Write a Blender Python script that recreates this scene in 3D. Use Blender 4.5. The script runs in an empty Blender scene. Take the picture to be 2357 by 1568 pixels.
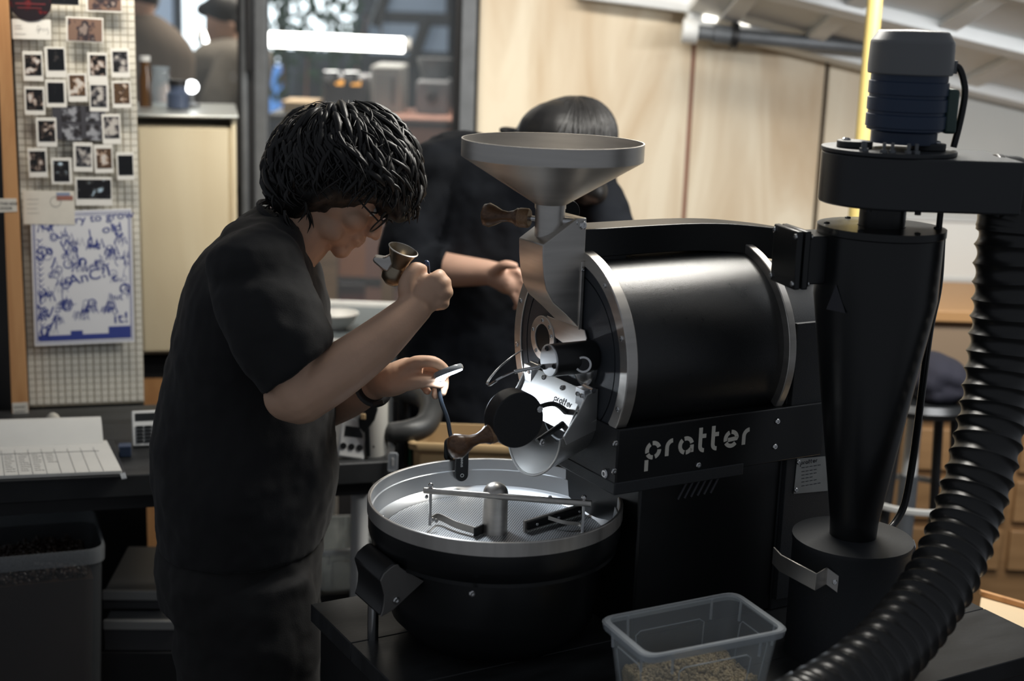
import bpy, bmesh, math, random
from mathutils import Vector, Matrix, Euler, Quaternion
from math import radians as R, sin, cos, pi
random.seed(7)
sc = bpy.context.scene
COL = sc.collection
V = Vector
# ------------------------------------------------------------------ camera
FPX, IW, IH = 3300.0, 2357.0, 1568.0
PITCH, ROLL = R(13.0), R(2.0)
CAM = V((0, 0, 1.70))
FW = V((0, cos(PITCH), -sin(PITCH)))
_r0, _u0 = V((1, 0, 0)), V((0, sin(PITCH), cos(PITCH)))
RT = _r0 * cos(ROLL) + _u0 * sin(ROLL)
UP = _u0 * cos(ROLL) - _r0 * sin(ROLL)
cam = bpy.data.cameras.new('camera')
cam.sensor_width = 36.0
cam.lens = FPX / IW * 36.0
cam.clip_start = 0.05
cam.clip_end = 100
cam.dof.use_dof = True
cam.dof.focus_distance = 2.27
cam.dof.aperture_fstop = 2.6
co = bpy.data.objects.new('camera', cam)
COL.objects.link(co)
_m = Matrix((RT, UP, -FW)).transposed().to_4x4()
_m.translation = CAM
co.matrix_world = _m
sc.camera = co
# ------------------------------------------------------------------ world, lamps, exposure
wd = bpy.data.worlds.new('world'); sc.world = wd; wd.use_nodes = True
bg = wd.node_tree.nodes['Background']
bg.inputs[0].default_value = (0.84, 0.90, 1.0, 1)
bg.inputs[1].default_value = 0.18
sc.view_settings.view_transform = 'Standard'
sc.view_settings.look = 'None'
sc.view_settings.gamma = 1.0
sc.view_settings.use_curve_mapping = False
sc.view_settings.exposure = 0.0
sc.cycles.max_bounces = 6
sc.cycles.transparent_max_bounces = 12
sc.cycles.sample_clamp_indirect = 4.0
sc.cycles.caustics_reflective = False
sc.cycles.caustics_refractive = False
def area(name, loc, target, sx, sy, power, col=(1, 1, 1), spread=180):
    l = bpy.data.lights.new(name, 'AREA'); l.shape = 'RECTANGLE'
    l.size, l.size_y, l.energy, l.color = sx, sy, power, col
    l.spread = R(spread)
    o = bpy.data.objects.new(name, l); COL.objects.link(o)
    o.location = loc
    o.rotation_euler = (V(target) - V(loc)).to_track_quat('-Z', 'Y').to_euler()
    return o
# ceiling tubes of the room above the picture, plus an added fill at the eave
area('tube_light_wall', (0.20, 3.42, 2.20), (0.32, 4.25, 1.05), 1.5, 0.12, 9, (1.0, 0.955, 0.88), 135)
area('tube_light_right', (1.05, 2.80, 1.98), (1.10, 4.25, 0.95), 0.9, 0.10, 14.5, (1.0, 0.965, 0.90))
area('tube_light_machine', (0.42, 2.68, 2.10), (0.32, 2.20, 1.2), 0.70, 0.22, 20, (1.0, 0.96, 0.88))
area('fill_light_eave', (1.30, 2.25, 1.84), (1.35, 4.0, 1.55), 0.8, 0.10, 18, (0.96, 0.98, 1.0))  # added fill that brightens the sloping ceiling, no fitting there
area('tube_light_left', (-0.85, 2.78, 2.35), (-0.92, 3.7, 1.30), 0.9, 0.12, 7.5, (1.0, 0.91, 0.78), 75)
area('tube_light_bar', (-0.7, 5.6, 2.5), (-0.7, 5.9, 0.9), 1.6, 0.2, 40, (1.0, 0.90, 0.78))

# ------------------------------------------------------------------ pixel -> place
def ray(px, py): return FW + RT * ((px - IW / 2) / FPX) - UP * ((py - IH / 2) / FPX)
def at(px, py, y):            # the point at depth y (m in front of the camera, level)
    d = ray(px, py); return CAM + d * (y / d.y)
def atz(px, py, z):           # the point at height z
    d = ray(px, py); return CAM + d * ((z - CAM.z) / d.z)
AXA = R(30)
MO = V((-.017, 2.10, 0.75))   # middle of the cooling tray on the bench top
EX, EY, EZ = V((cos(AXA), sin(AXA), 0)), V((-sin(AXA), cos(AXA), 0)), V((0, 0, 1))
def toM(p): q = p - MO; return V((q.dot(EX), q.dot(EY), q.z))
def toW(m): return MO + EX * m[0] + EY * m[1] + EZ * m[2]
def mp(px, py, ax, val):      # pixel on a plane of the machine's own axes
    n = (EX, EY, EZ)['xyz'.index(ax)]; d = ray(px, py)
    t = ((MO - CAM).dot(n) + val) / d.dot(n)
    return toM(CAM + d * t)

# ------------------------------------------------------------------ materials
def _nt(name):
    m = bpy.data.materials.new(name); m.use_nodes = True
    return m, m.node_tree, m.node_tree.nodes['Principled BSDF']
def mat(name, col, rough=.5, metal=0, var=0, vscale=20, stretch=(1, 1, 1), bump=0, bscale=200, spec=.5, col2=None, coat=0, emis=None, estr=0, sheen=0, rvar=0, sss=0):
    m, t, b = _nt(name)
    N, L = t.nodes, t.links
    b.inputs['Base Color'].default_value = (*col, 1)
    b.inputs['Roughness'].default_value = rough
    b.inputs['Metallic'].default_value = metal
    b.inputs['Specular IOR Level'].default_value = spec
    if coat: b.inputs['Coat Weight'].default_value = coat; b.inputs['Coat Roughness'].default_value = .15
    if sheen: b.inputs['Sheen Weight'].default_value = sheen
    if sss: b.inputs['Subsurface Weight'].default_value = sss; b.inputs['Subsurface Radius'].default_value = (.012, .005, .003); b.inputs['Subsurface Scale'].default_value = .5
    if emis: b.inputs['Emission Color'].default_value = (*emis, 1); b.inputs['Emission Strength'].default_value = estr
    if var or col2 or bump or rvar:
        tc = N.new('ShaderNodeTexCoord'); mp_ = N.new('ShaderNodeMapping'); mp_.inputs['Scale'].default_value = stretch
        L.new(tc.outputs['Object'], mp_.inputs['Vector'])
    if var or col2 or rvar:
        nz = N.new('ShaderNodeTexNoise'); nz.inputs['Scale'].default_value = vscale; nz.inputs['Detail'].default_value = 5
        L.new(mp_.outputs[0], nz.inputs['Vector'])
        if var or col2:
            rp = N.new('ShaderNodeValToRGB'); c2 = col2 or tuple(max(0, c * (1 - var)) for c in col); c1 = col if col2 else tuple(min(1, c * (1 + var)) for c in col)
            rp.color_ramp.elements[0].color = (*c2, 1); rp.color_ramp.elements[1].color = (*c1, 1)
            rp.color_ramp.elements[0].position = .32; rp.color_ramp.elements[1].position = .68
            L.new(nz.outputs[0], rp.inputs[0]); L.new(rp.outputs[0], b.inputs['Base Color'])
        if rvar:
            mr = N.new('ShaderNodeMapRange'); mr.inputs[3].default_value = max(.02, rough - rvar); mr.inputs[4].default_value = rough + rvar
            L.new(nz.outputs[0], mr.inputs[0]); L.new(mr.outputs[0], b.inputs['Roughness'])
    if bump:
        n2 = N.new('ShaderNodeTexNoise'); n2.inputs['Scale'].default_value = bscale; n2.inputs['Detail'].default_value = 3
        L.new(mp_.outputs[0], n2.inputs['Vector'])
        bp = N.new('ShaderNodeBump'); bp.inputs['Strength'].default_value = bump; bp.inputs['Distance'].default_value = .001
        L.new(n2.outputs[0], bp.inputs['Height']); L.new(bp.outputs[0], b.inputs['Normal'])
    return m
def clear(name, col=(.9, .95, 1), fac=.25, rough=.15):      # thin clear plastic / glass: see-through with a gloss
    m, t, b = _nt(name); N, L = t.nodes, t.links
    b.inputs['Base Color'].default_value = (*col, 1); b.inputs['Roughness'].default_value = rough
    tr = N.new('ShaderNodeBsdfTransparent'); tr.inputs[0].default_value = (.97, .98, .98, 1)
    mx = N.new('ShaderNodeMixShader'); mx.inputs[0].default_value = fac
    L.new(tr.outputs[0], mx.inputs[1]); L.new(b.outputs[0], mx.inputs[2])
    L.new(mx.outputs[0], N['Material Output'].inputs['Surface'])
    return m
def glow(name, col, s):
    m, t, b = _nt(name)
    b.inputs['Base Color'].default_value = (*col, 1)
    b.inputs['Emission Color'].default_value = (*col, 1); b.inputs['Emission Strength'].default_value = s
    return m
def wood(name, c1, c2, scale=6, along='z', rough=.5, dist=2.5, stre=9):
    m, t, b = _nt(name); N, L = t.nodes, t.links
    tc = N.new('ShaderNodeTexCoord'); mpn = N.new('ShaderNodeMapping')
    mpn.inputs['Scale'].default_value = {'x': (1, stre, stre), 'y': (stre, 1, stre), 'z': (stre, stre, 1)}[along]
    oi = N.new('ShaderNodeObjectInfo'); ad = N.new('ShaderNodeVectorMath'); ad.operation = 'ADD'
    ml = N.new('ShaderNodeMath'); ml.operation = 'MULTIPLY'; ml.inputs[1].default_value = 7.0
    L.new(oi.outputs['Random'], ml.inputs[0]); L.new(tc.outputs['Object'], ad.inputs[0]); L.new(ml.outputs[0], ad.inputs[1])
    L.new(ad.outputs[0], mpn.inputs['Vector'])
    nz = N.new('ShaderNodeTexNoise'); nz.inputs['Scale'].default_value = scale; nz.inputs['Detail'].default_value = 6; nz.inputs['Distortion'].default_value = dist
    L.new(mpn.outputs[0], nz.inputs['Vector'])
    rp = N.new('ShaderNodeValToRGB'); rp.color_ramp.elements[0].position = .3; rp.color_ramp.elements[1].position = .62
    rp.color_ramp.elements[0].color = (*c2, 1); rp.color_ramp.elements[1].color = (*c1, 1)
    L.new(nz.outputs[0], rp.inputs[0]); L.new(rp.outputs[0], b.inputs['Base Color'])
    b.inputs['Roughness'].default_value = rough
    return m
X = {}
X['powder'] = mat('black_powder_coat', (.013, .014, .016), .42, bump=.35, bscale=900, rvar=.06, vscale=60)
X['powder2'] = mat('charcoal_powder_coat', (.030, .033, .037), .48, bump=.5, bscale=1100)
X['gloss'] = mat('satin_black_paint', (.010, .011, .012), .30, bump=.05, bscale=500)
X['steel'] = mat('brushed_steel', (.64, .61, .57), .36, .9, var=.10, vscale=5, stretch=(1, 1, 14), rvar=.06)
X['steelh'] = mat('brushed_steel_along', (.64, .61, .57), .36, .9, var=.10, vscale=6, stretch=(12, 1, 1), rvar=.06)
X['alu'] = mat('bare_aluminium', (.74, .75, .76), .34, 1, var=.06, vscale=4, rvar=.05)
X['chrome'] = mat('polished_steel', (.75, .75, .75), .16, 1)
X['brass'] = mat('dull_brass', (.36, .30, .22), .34, 1, var=.15, vscale=30)
X['walnut'] = wood('walnut_handle', (.20, .105, .055), (.10, .05, .025), 9, 'x', .32)
X['oak'] = wood('pale_ferrule_wood', (.36, .21, .11), (.25, .14, .07), 12, 'x', .4)
X['ply'] = wood('birch_plywood', (.77, .675, .515), (.54, .40, .25), 1.1, 'z', .55, 1.2, 5)
X['ply2'] = wood('counter_plywood', (.64, .565, .405), (.57, .485, .33), 1.5, 'z', .5, 1.0, 4)
X['pine'] = wood('orange_pine', (.56, .30, .13), (.42, .20, .08), 3, 'z', .5, 1.0, 8)
X['desk'] = wood('desk_wood', (.30, .17, .075), (.22, .12, .05), 3, 'x', .5, 1.0, 7)
X['edge'] = mat('plywood_edge', (.62, .44, .24), .6)
X['black'] = mat('black_steel', (.012, .012, .013), .45, var=.2, vscale=9)
X['blackwood'] = mat('black_stained_wood', (.019, .020, .021), .50, var=.55, vscale=7, stretch=(1, 3, 1), bump=.25, bscale=60, rvar=.12)
X['grey'] = mat('grey_steel', (.16, .17, .18), .5, .3, var=.1)
X['rubber'] = mat('black_rubber', (.012, .012, .013), .38, rvar=.08, vscale=40, bump=.1, bscale=120)
X['white'] = mat('white_plastic', (.72, .72, .70), .4)
X['paper'] = mat('white_paper', (.74, .73, .69), .7, var=.03, vscale=12)
X['cream'] = mat('cream_paper', (.66, .63, .56), .7, var=.04, vscale=30)
X['dark'] = mat('dark_glass_screen', (.015, .017, .018), .2)
X['ink'] = mat('dark_ink', (.05, .05, .06), .6)
X['blueink'] = mat('blue_ink', (.035, .055, .26), .6)
X['skin'] = mat('skin', (.74, .47, .325), .48, var=.07, vscale=22, bump=.12, bscale=320, sss=.08)
X['skin2'] = mat('skin_warm', (.60, .37, .27), .5, var=.06, vscale=20, sss=.08)
X['hair'] = mat('black_hair', (.008, .0072, .007), .46, bump=.3, bscale=260, stretch=(1, 1, .2))
X['tee'] = mat('black_cotton', (.0095, .0095, .0105), .85, var=.25, vscale=8, bump=.3, bscale=700, sheen=.06)
X['trouser'] = mat('black_twill', (.0075, .007, .007), .8, var=.3, vscale=6, bump=.3, bscale=500, sheen=.05)
X['denim'] = mat('charcoal_denim', (.0048, .0062, .0092), .85, var=.35, vscale=7, bump=.3, bscale=500, spec=.2)
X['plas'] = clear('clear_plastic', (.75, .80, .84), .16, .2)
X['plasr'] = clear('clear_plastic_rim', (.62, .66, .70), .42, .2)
X['pane'] = clear('window_glass', (.5, .55, .6), .05, .03)
X['bean'] = mat('green_coffee', (.40, .31, .17), .6, var=.3, vscale=60)
X['rbean'] = mat('roasted_coffee', (.03, .016, .010), .4)
X['tile'] = mat('glazed_tile', (.66, .64, .57), .25, var=.05, vscale=9)
X['grout'] = mat('tan_grout', (.40, .36, .28), .9)
X['floor'] = mat('dark_concrete', (.055, .052, .05), .6, var=.4, vscale=3, bump=.2, bscale=40)
X['ceil'] = mat('painted_ceiling', (.78, .79, .78), .55, var=.05, vscale=4)
X['wallg'] = mat('grey_plaster', (.54, .54, .51), .8, var=.04, vscale=3)
X['terra'] = mat('terracotta_panel', (.33, .15, .105), .6, var=.1, vscale=4)
X['yellow'] = mat('yellow_paint', (.60, .46, .16), .45)
X['tan'] = mat('tan_plastic', (.60, .42, .22), .5)
X['taupe'] = mat('taupe_shirt', (.13, .115, .095), .9, var=.2, vscale=8)
X['green'] = mat('green_glass', (.02, .10, .06), .15)
X['lit'] = glow('lamp_disc', (.80, .90, 1.0), 12)
X['tubeg'] = glow('lit_tube', (1.0, .97, .90), 14)
X['ribbon'] = mat('grey_shelf', (.10, .105, .11), .5)

# ------------------------------------------------------------------ mesh helpers
def newbm(): return bmesh.new()
def basis(d, up=V((0, 0, 1))):
    d = d.normalized()
    if abs(d.dot(up)) > .98: up = V((1, 0, 0))
    a = d.cross(up).normalized(); b = a.cross(d).normalized()
    return a, b
def quad_strip(bm, rings, closed=True, cap0=True, cap1=True):
    vs = [[bm.verts.new(p) for p in r] for r in rings]
    n = len(vs[0])
    for i in range(len(vs) - 1):
        for j in range(n if closed else n - 1):
            k = (j + 1) % n
            bm.faces.new((vs[i][j], vs[i][k], vs[i + 1][k], vs[i + 1][j]))
    if closed and cap0: bm.faces.new(vs[0][::-1])
    if closed and cap1: bm.faces.new(vs[-1])
    return vs
def box(bm, lo, hi, M=None):
    pts = [V((x, y, z)) for z in (lo[2], hi[2]) for y in (lo[1], hi[1]) for x in (lo[0], hi[0])]
    if M: pts = [M @ p for p in pts]
    v = [bm.verts.new(p) for p in pts]
    for f in ((0, 2, 3, 1), (4, 5, 7, 6), (0, 1, 5, 4), (2, 6, 7, 3), (0, 4, 6, 2), (1, 3, 7, 5)):
        bm.faces.new([v[i] for i in f])
def cyl(bm, p0, p1, r0, r1=None, n=24, caps=True):
    p0, p1 = V(p0), V(p1); r1 = r0 if r1 is None else r1
    a, b = basis(p1 - p0)
    ring = lambda c, r: [c + (a * cos(2 * pi * i / n) + b * sin(2 * pi * i / n)) * r for i in range(n)]
    quad_strip(bm, [ring(p0, r0), ring(p1, r1)], True, caps, caps)
def lathe(bm, prof, origin=(0, 0, 0), axis=(0, 0, 1), n=48, a0=0, a1=2 * pi, closed_prof=False):
    o, ax = V(origin), V(axis).normalized(); a, b = basis(ax)
    full = abs(a1 - a0 - 2 * pi) < 1e-6
    m = n if full else n + 1
    cols = []
    for i in range(m):
        t = a0 + (a1 - a0) * i / n
        dr = a * cos(t) + b * sin(t)
        cols.append([bm.verts.new(o + ax * z + dr * r) for r, z in prof])
    k = len(prof)
    for i in range(n):
        c0, c1 = cols[i], cols[(i + 1) % m]
        for j in range(k if closed_prof else k - 1):
            q = [c0[j], c1[j], c1[(j + 1) % k], c0[(j + 1) % k]]
            try: bm.faces.new(q)
            except ValueError: pass
    if not full and closed_prof:
        bm.faces.new(cols[0]); bm.faces.new(cols[-1][::-1])
    bmesh.ops.remove_doubles(bm, verts=bm.verts, dist=1e-6)
def crom(pts, sub):
    pts = [V(p) for p in pts]
    if len(pts) < 3 or sub < 2: return pts
    out = []
    for i in range(len(pts) - 1):
        p0 = pts[i - 1] if i else pts[0] * 2 - pts[1]
        p1, p2 = pts[i], pts[i + 1]
        p3 = pts[i + 2] if i + 2 < len(pts) else pts[-1] * 2 - pts[-2]
        for k in range(sub):
            t = k / sub
            out.append(.5 * ((2 * p1) + (p2 - p0) * t + (2 * p0 - 5 * p1 + 4 * p2 - p3) * t * t + (3 * p1 - p0 - 3 * p2 + p3) * t ** 3))
    out.append(pts[-1]); return out
def tube(bm, pts, rad, n=12, sub=1, round_ends=False, flat=1.0, upv=None):
    pts = [V(p) for p in pts]
    rads = list(rad) if isinstance(rad, (list, tuple)) else [rad] * len(pts)
    if sub > 1:
        src = [V((r, 0, 0)) for r in rads]; rads = [max(1e-4, v.x) for v in crom(src, sub)]; pts = crom(pts, sub)
    if round_ends:
        d0 = (pts[0] - pts[1]).normalized(); d1 = (pts[-1] - pts[-2]).normalized(); r0, r1 = rads[0], rads[-1]
        pre = [(pts[0] + d0 * r0 * sin(t), max(1e-4, r0 * cos(t))) for t in (1.5, 1.15, .75, .35)]
        post = [(pts[-1] + d1 * r1 * sin(t), max(1e-4, r1 * cos(t))) for t in (.35, .75, 1.15, 1.5)]
        pts = [p for p, _ in pre] + pts + [p for p, _ in post]
        rads = [r for _, r in pre] + rads + [r for _, r in post]
    rings, prev = [], None
    for i, p in enumerate(pts):
        d = (pts[min(i + 1, len(pts) - 1)] - pts[max(i - 1, 0)]).normalized()
        if prev is None: a, b = basis(d, upv or V((0, 0, 1)))
        else:
            a = (prev - d * prev.dot(d)).normalized(); b = a.cross(d).normalized()
        prev = a
        rings.append([p + (a * cos(2 * pi * k / n) + b * sin(2 * pi * k / n) * flat) * rads[i] for k in range(n)])
    quad_strip(bm, rings)
def prism(bm, poly, o, ux, uy, depth):      # polygon (2D) on ux,uy from o, extruded by the vector depth
    o, ux, uy, dv = V(o), V(ux), V(uy), V(depth)
    a = [bm.verts.new(o + ux * x + uy * y) for x, y in poly]
    b = [bm.verts.new(o + ux * x + uy * y + dv) for x, y in poly]
    n = len(poly)
    bm.faces.new(a[::-1]); bm.faces.new(b)
    for i in range(n): bm.faces.new((a[i], a[(i + 1) % n], b[(i + 1) % n], b[i]))
def ball(bm, c, r, n=16, m=10, M=None):
    c = V(c); r = V((r, r, r)) if not hasattr(r, '__len__') else V(r)
    rings = []
    for i in range(m + 1):
        t = pi * i / m; t = min(max(t, .02), pi - .02)
        ring = []
        for k in range(n):
            q = V((sin(t) * cos(2 * pi * k / n) * r.x, sin(t) * sin(2 * pi * k / n) * r.y, -cos(t) * r.z))
            ring.append(c + (M @ q if M else q))
        rings.append(ring)
    quad_strip(bm, rings)
def loft(bm, secs, n=28, sub=3):             # secs: (centre, half-axis vector, half-axis vector)
    cs, aa, bb = (crom([s[i] for s in secs], sub) for i in range(3))
    quad_strip(bm, [[c + a * cos(2 * pi * k / n) + b * sin(2 * pi * k / n) for k in range(n)] for c, a, b in zip(cs, aa, bb)])
def obj(name, bm, m, parent=None, smooth=True, bevel=0, angle=38, segs=2):
    bmesh.ops.recalc_face_normals(bm, faces=bm.faces)
    me = bpy.data.meshes.new(name); bm.to_mesh(me); bm.free()
    if m is not None: me.materials.append(X[m] if isinstance(m, str) else m)
    o = bpy.data.objects.new(name, me); COL.objects.link(o)
    if bevel:
        b = o.modifiers.new('edge', 'BEVEL'); b.width = bevel; b.segments = segs; b.limit_method = 'ANGLE'; b.angle_limit = R(30)
    if smooth:
        me.shade_smooth(); me.set_sharp_from_angle(angle=R(angle))
    if parent: o.parent = parent
    return o
def tag(o, label, cat, group=None, kind=None):
    o['label'] = label; o['category'] = cat
    if group: o['group'] = group
    if kind: o['kind'] = kind
    return o
def thing(name, label, cat, loc=(0, 0, 0), rz=0, group=None):
    o = bpy.data.objects.new(name, None); COL.objects.link(o)
    o.location = loc; o.rotation_euler = (0, 0, rz); o.empty_display_size = .05
    return tag(o, label, cat, group)
def struct(o): o['kind'] = 'structure'; return o
def slab(name, m, lo, hi, parent=None, bevel=0, M=None):
    b = newbm(); box(b, lo, hi, M); return obj(name, b, m, parent, bevel=bevel)
def rod(name, m, p0, p1, r, parent=None, r1=None, n=20, bevel=0):
    b = newbm(); cyl(b, p0, p1, r, r1, n); return obj(name, b, m, parent, bevel=bevel)
def pipe(name, m, pts, r, parent=None, n=12, sub=6, **k):
    b = newbm(); tube(b, pts, r, n, sub, **k); return obj(name, b, m, parent)
def frame(o, ax, ay, az=None):               # matrix from an origin and two axes
    ax, ay = V(ax).normalized(), V(ay).normalized(); az = V(az) if az else ax.cross(ay)
    M = Matrix((ax, ay, az)).transposed().to_4x4(); M.translation = V(o); return M
def text(name, s, size, m, M, parent=None, ext=.0004, align='LEFT', sx=1):
    cu = bpy.data.curves.new(name, 'FONT'); cu.body = s; cu.size = size; cu.extrude = ext; cu.align_x = align; cu.resolution_u = 3
    t = bpy.data.objects.new(name, cu); COL.objects.link(t)
    me = bpy.data.meshes.new_from_object(t.evaluated_get(bpy.context.evaluated_depsgraph_get()))
    bpy.data.objects.remove(t); bpy.data.curves.remove(cu)
    me.transform(M @ Matrix.Diagonal((sx, 1, 1, 1))); me.materials.clear(); me.materials.append(X[m] if isinstance(m, str) else m)
    o = bpy.data.objects.new(name, me); COL.objects.link(o)
    if parent: o.parent = parent
    return o
def remesh(name, bm, m, vox, parent=None, smooth=4, fac=.5, wrinkle=0, wscale=.1):
    """union of overlapping closed pieces as one continuous skin"""
    bmesh.ops.recalc_face_normals(bm, faces=bm.faces)
    me = bpy.data.meshes.new(name); bm.to_mesh(me); bm.free()
    t = bpy.data.objects.new(name + '_tmp', me); COL.objects.link(t)
    r = t.modifiers.new('r', 'REMESH'); r.mode = 'VOXEL'; r.voxel_size = vox; r.use_smooth_shade = True
    if smooth:
        s = t.modifiers.new('s', 'SMOOTH'); s.iterations = smooth; s.factor = fac
    if wrinkle:
        for k, (q, w) in enumerate(((wscale, wrinkle), (wscale * .4, wrinkle * .35))):
            tx = bpy.data.textures.new('wrinkle', 'CLOUDS'); tx.noise_scale = q; tx.noise_depth = 2; tx.noise_basis = 'BLENDER_ORIGINAL'
            d = t.modifiers.new('d', 'DISPLACE'); d.texture = tx; d.strength = w; d.mid_level = .5; d.texture_coords = 'GLOBAL'
    out = bpy.data.meshes.new_from_object(t.evaluated_get(bpy.context.evaluated_depsgraph_get()))
    bpy.data.objects.remove(t); bpy.data.meshes.remove(me)
    out.name = name; out.materials.clear(); out.materials.append(X[m] if isinstance(m, str) else m); out.shade_smooth()
    o = bpy.data.objects.new(name, out); COL.objects.link(o)
    if parent: o.parent = parent
    return o
def screw(parent, p, d, r=.005, m='chrome', name='screw'):
    p, d = V(p), V(d).normalized()
    b = newbm()
    lathe(b, [(0, 0), (r, 0), (r, r * .35), (r * .75, r * .6), (r * .42, r * .6), (r * .38, r * .2), (0, r * .2)], p, d, 10)
    return obj(name, b, m, parent)
# ================================================================== THE ROOM
def poly3(bm, pts, vec):                     # any planar outline given a thickness
    a = [bm.verts.new(V(p)) for p in pts]; b = [bm.verts.new(V(p) + V(vec)) for p in pts]
    n = len(a); bm.faces.new(a[::-1]); bm.faces.new(b)
    for i in range(n): bm.faces.new((a[i], a[(i + 1) % n], b[(i + 1) % n], b[i]))
def sheet(name, m, pts, vec, parent=None, bevel=0, smooth=True):
    b = newbm(); poly3(b, pts, vec); return obj(name, b, m, parent, bevel=bevel, smooth=smooth)
YW = 4.25
struct(slab('floor', 'floor', (-3.2, .2, -.06), (3.2, 9.0, 0)))
wb = struct(slab('wall_back', 'black', (at(1088, 300, YW).x, YW + .03, 0), (2.6, YW + .16, 2.75)))
px_ = [at(x, 300, YW).x for x in (1092, 1586, 1893, 2032)]
for i in range(3):
    for z0, z1 in ((0, .9),(.904, 2.75)):
        slab('plywood_panel', 'ply', (px_[i] + .006, YW, z0), (px_[i + 1] - .006, YW + .031, z1), wb, bevel=.002)
slab('seam_strip', X['terra'], (px_[1] - .010, YW + .012, 0), (px_[1] + .010, YW + .031, 2.75), wb)
struct(slab('wall_right', 'wallg', (px_[3], YW - .02, 0), (2.6, YW + .03, 2.75)))
# sloping ribbed ceiling on the right, coming down to the back wall
pA, pB = at(1590, 46, YW - .03), at(2500, 262, YW - .03)
up_ = at(2357, -10, 3.35); 
nrm = (pB - pA).cross(up_ - pA).normalized()
if nrm.z < 0: nrm = -nrm
dirw = (pB - pA).normalized(); dirn = dirw.cross(nrm).normalized()
if dirn.y > 0: dirn = -dirn
q0, q1 = pA - dirw * .02, pB + dirw * 1.0
ce = struct(sheet('ceiling', 'ceil', [q0, q1, q1 + dirn * 1.08, q0 + dirn * 1.08], nrm * .03))
for i in range(9):
    a = q0 + dirw * (.08 + .24 * i)
    sheet('ceiling_rib', 'ceil', [a, a + dirw * .05, a + dirw * .05 + dirn * 1.06, a + dirn * 1.06], -nrm * .022, ce, bevel=.004)
for k in (.02, .5, .95):
    a = q0 + dirn * k
    sheet('ceiling_batten', 'ceil', [a, a + dirw * 2.4, a + dirw * 2.4 + dirn * .07, a + dirn * .07], -nrm * .035, ce, bevel=.004)
# beam along the top of the plywood
t1, t2 = at(1325, -4, YW - .06), at(2060, 92, YW - .06)
struct(sheet('trim_1', 'ceil', [t1, t2, t2 + V((0, 0, .05)), t1 + V((0, 0, .05))], (0, .06, 0), bevel=.006))
# ---- fittings on the plywood
t = thing('batten_light', 'lit white batten light along the top of the plywood wall', 'light', at(1600, 30, YW - .10))
L_ = lambda p: p - V(t.location)
a, b = at(1602, 26, YW - .10), at(1908, 46, YW - .10)
sheet('housing', 'white', [L_(a), L_(b), L_(b) - V((0, 0, .028)), L_(a) - V((0, 0, .028))], (0, .09, 0), t, bevel=.006)
rod('tube', glow('batten_tube', (1, .95, .85), 3), L_(a) + V((.02, -.012, -.018)), L_(b) + V((-.02, -.012, -.018)), .013, t)  # lit tube, its glow also brightens ceiling and wall
for p in (a, b):
    slab('end_cap', 'white', L_(p) - V((.014, .022, .034)), L_(p) + V((.014, .05, .006)), t, bevel=.004)
t = thing('conduit_pipe', 'grey round duct pipe running below the batten light', 'pipe', at(1570, 72, YW - .22))
a, b = L_(at(1580, 72, YW - .20)), L_(at(2080, 118, YW - .20))
d_ = (b - a).normalized()
rod('tube', 'grey', a, b, .020, t)
rod('end_cap', 'white', a - d_ * .012, a + d_ * .030, .033, t, n=28, bevel=.003)
rod('coupling', 'grey', a + d_ * .075, a + d_ * .125, .026, t, n=28)
rod('clamp_ring', 'black', a + d_ * .125, a + d_ * .142, .036, t, n=28)
t = thing('gas_pipe', 'yellow painted vertical pipe behind the blower motor', 'pipe', at(2014, 0, 3.3))
a = at(2014, 4, 3.3); b_ = V((a.x, a.y, .0))
rod('tube', 'yellow', V((0, 0, 1.0)), V((0, 0, -a.z)), .0172, t)
rod('collar', 'yellow', V((0, 0, -.62)), V((0, 0, -.57)), .021, t)
# ================================================================== GLAZED FRONT TO THE BAR ROOM
YG = 4.22
g = lambda x, y=300: at(x, y, YG).x
w1 = struct(thing('window_1', '', ''));
for k in ('label', 'category'): del w1[k]
def post(x0, x1, m, dy=0, d=.06, z1=2.6, name='window_frame'):
    return slab(name, m, (g(x0), YG + dy, 0), (g(x1), YG + dy + d, z1), w1, bevel=.003)
post(548, 562, 'black'); post(560, 574, 'grey', -.03, .05); post(573, 585, 'black', -.01); post(584, 612, 'grey', .01, .05)
post(1040, 1058, 'black', .0); post(1057, 1090, 'grey', -.02, .05)
slab('window_frame', 'black', (g(250), YG, 2.5), (g(1090), YG + .06, 2.6), w1)
slab('window_frame', 'black', (g(612), YG, 0), (g(1040), YG + .06, .35), w1)
slab('lock_case', 'black', (g(574), YG - .06, 1.50), (g(588), YG - .02, 1.78), w1, bevel=.004)
slab('window_pane', 'pane', (g(612), YG + .025, .35), (g(1040), YG + .031, 2.5), w1)
slab('window_pane', 'pane', (g(250), YG + .025, .35), (g(548), YG + .031, 2.5), w1)
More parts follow.
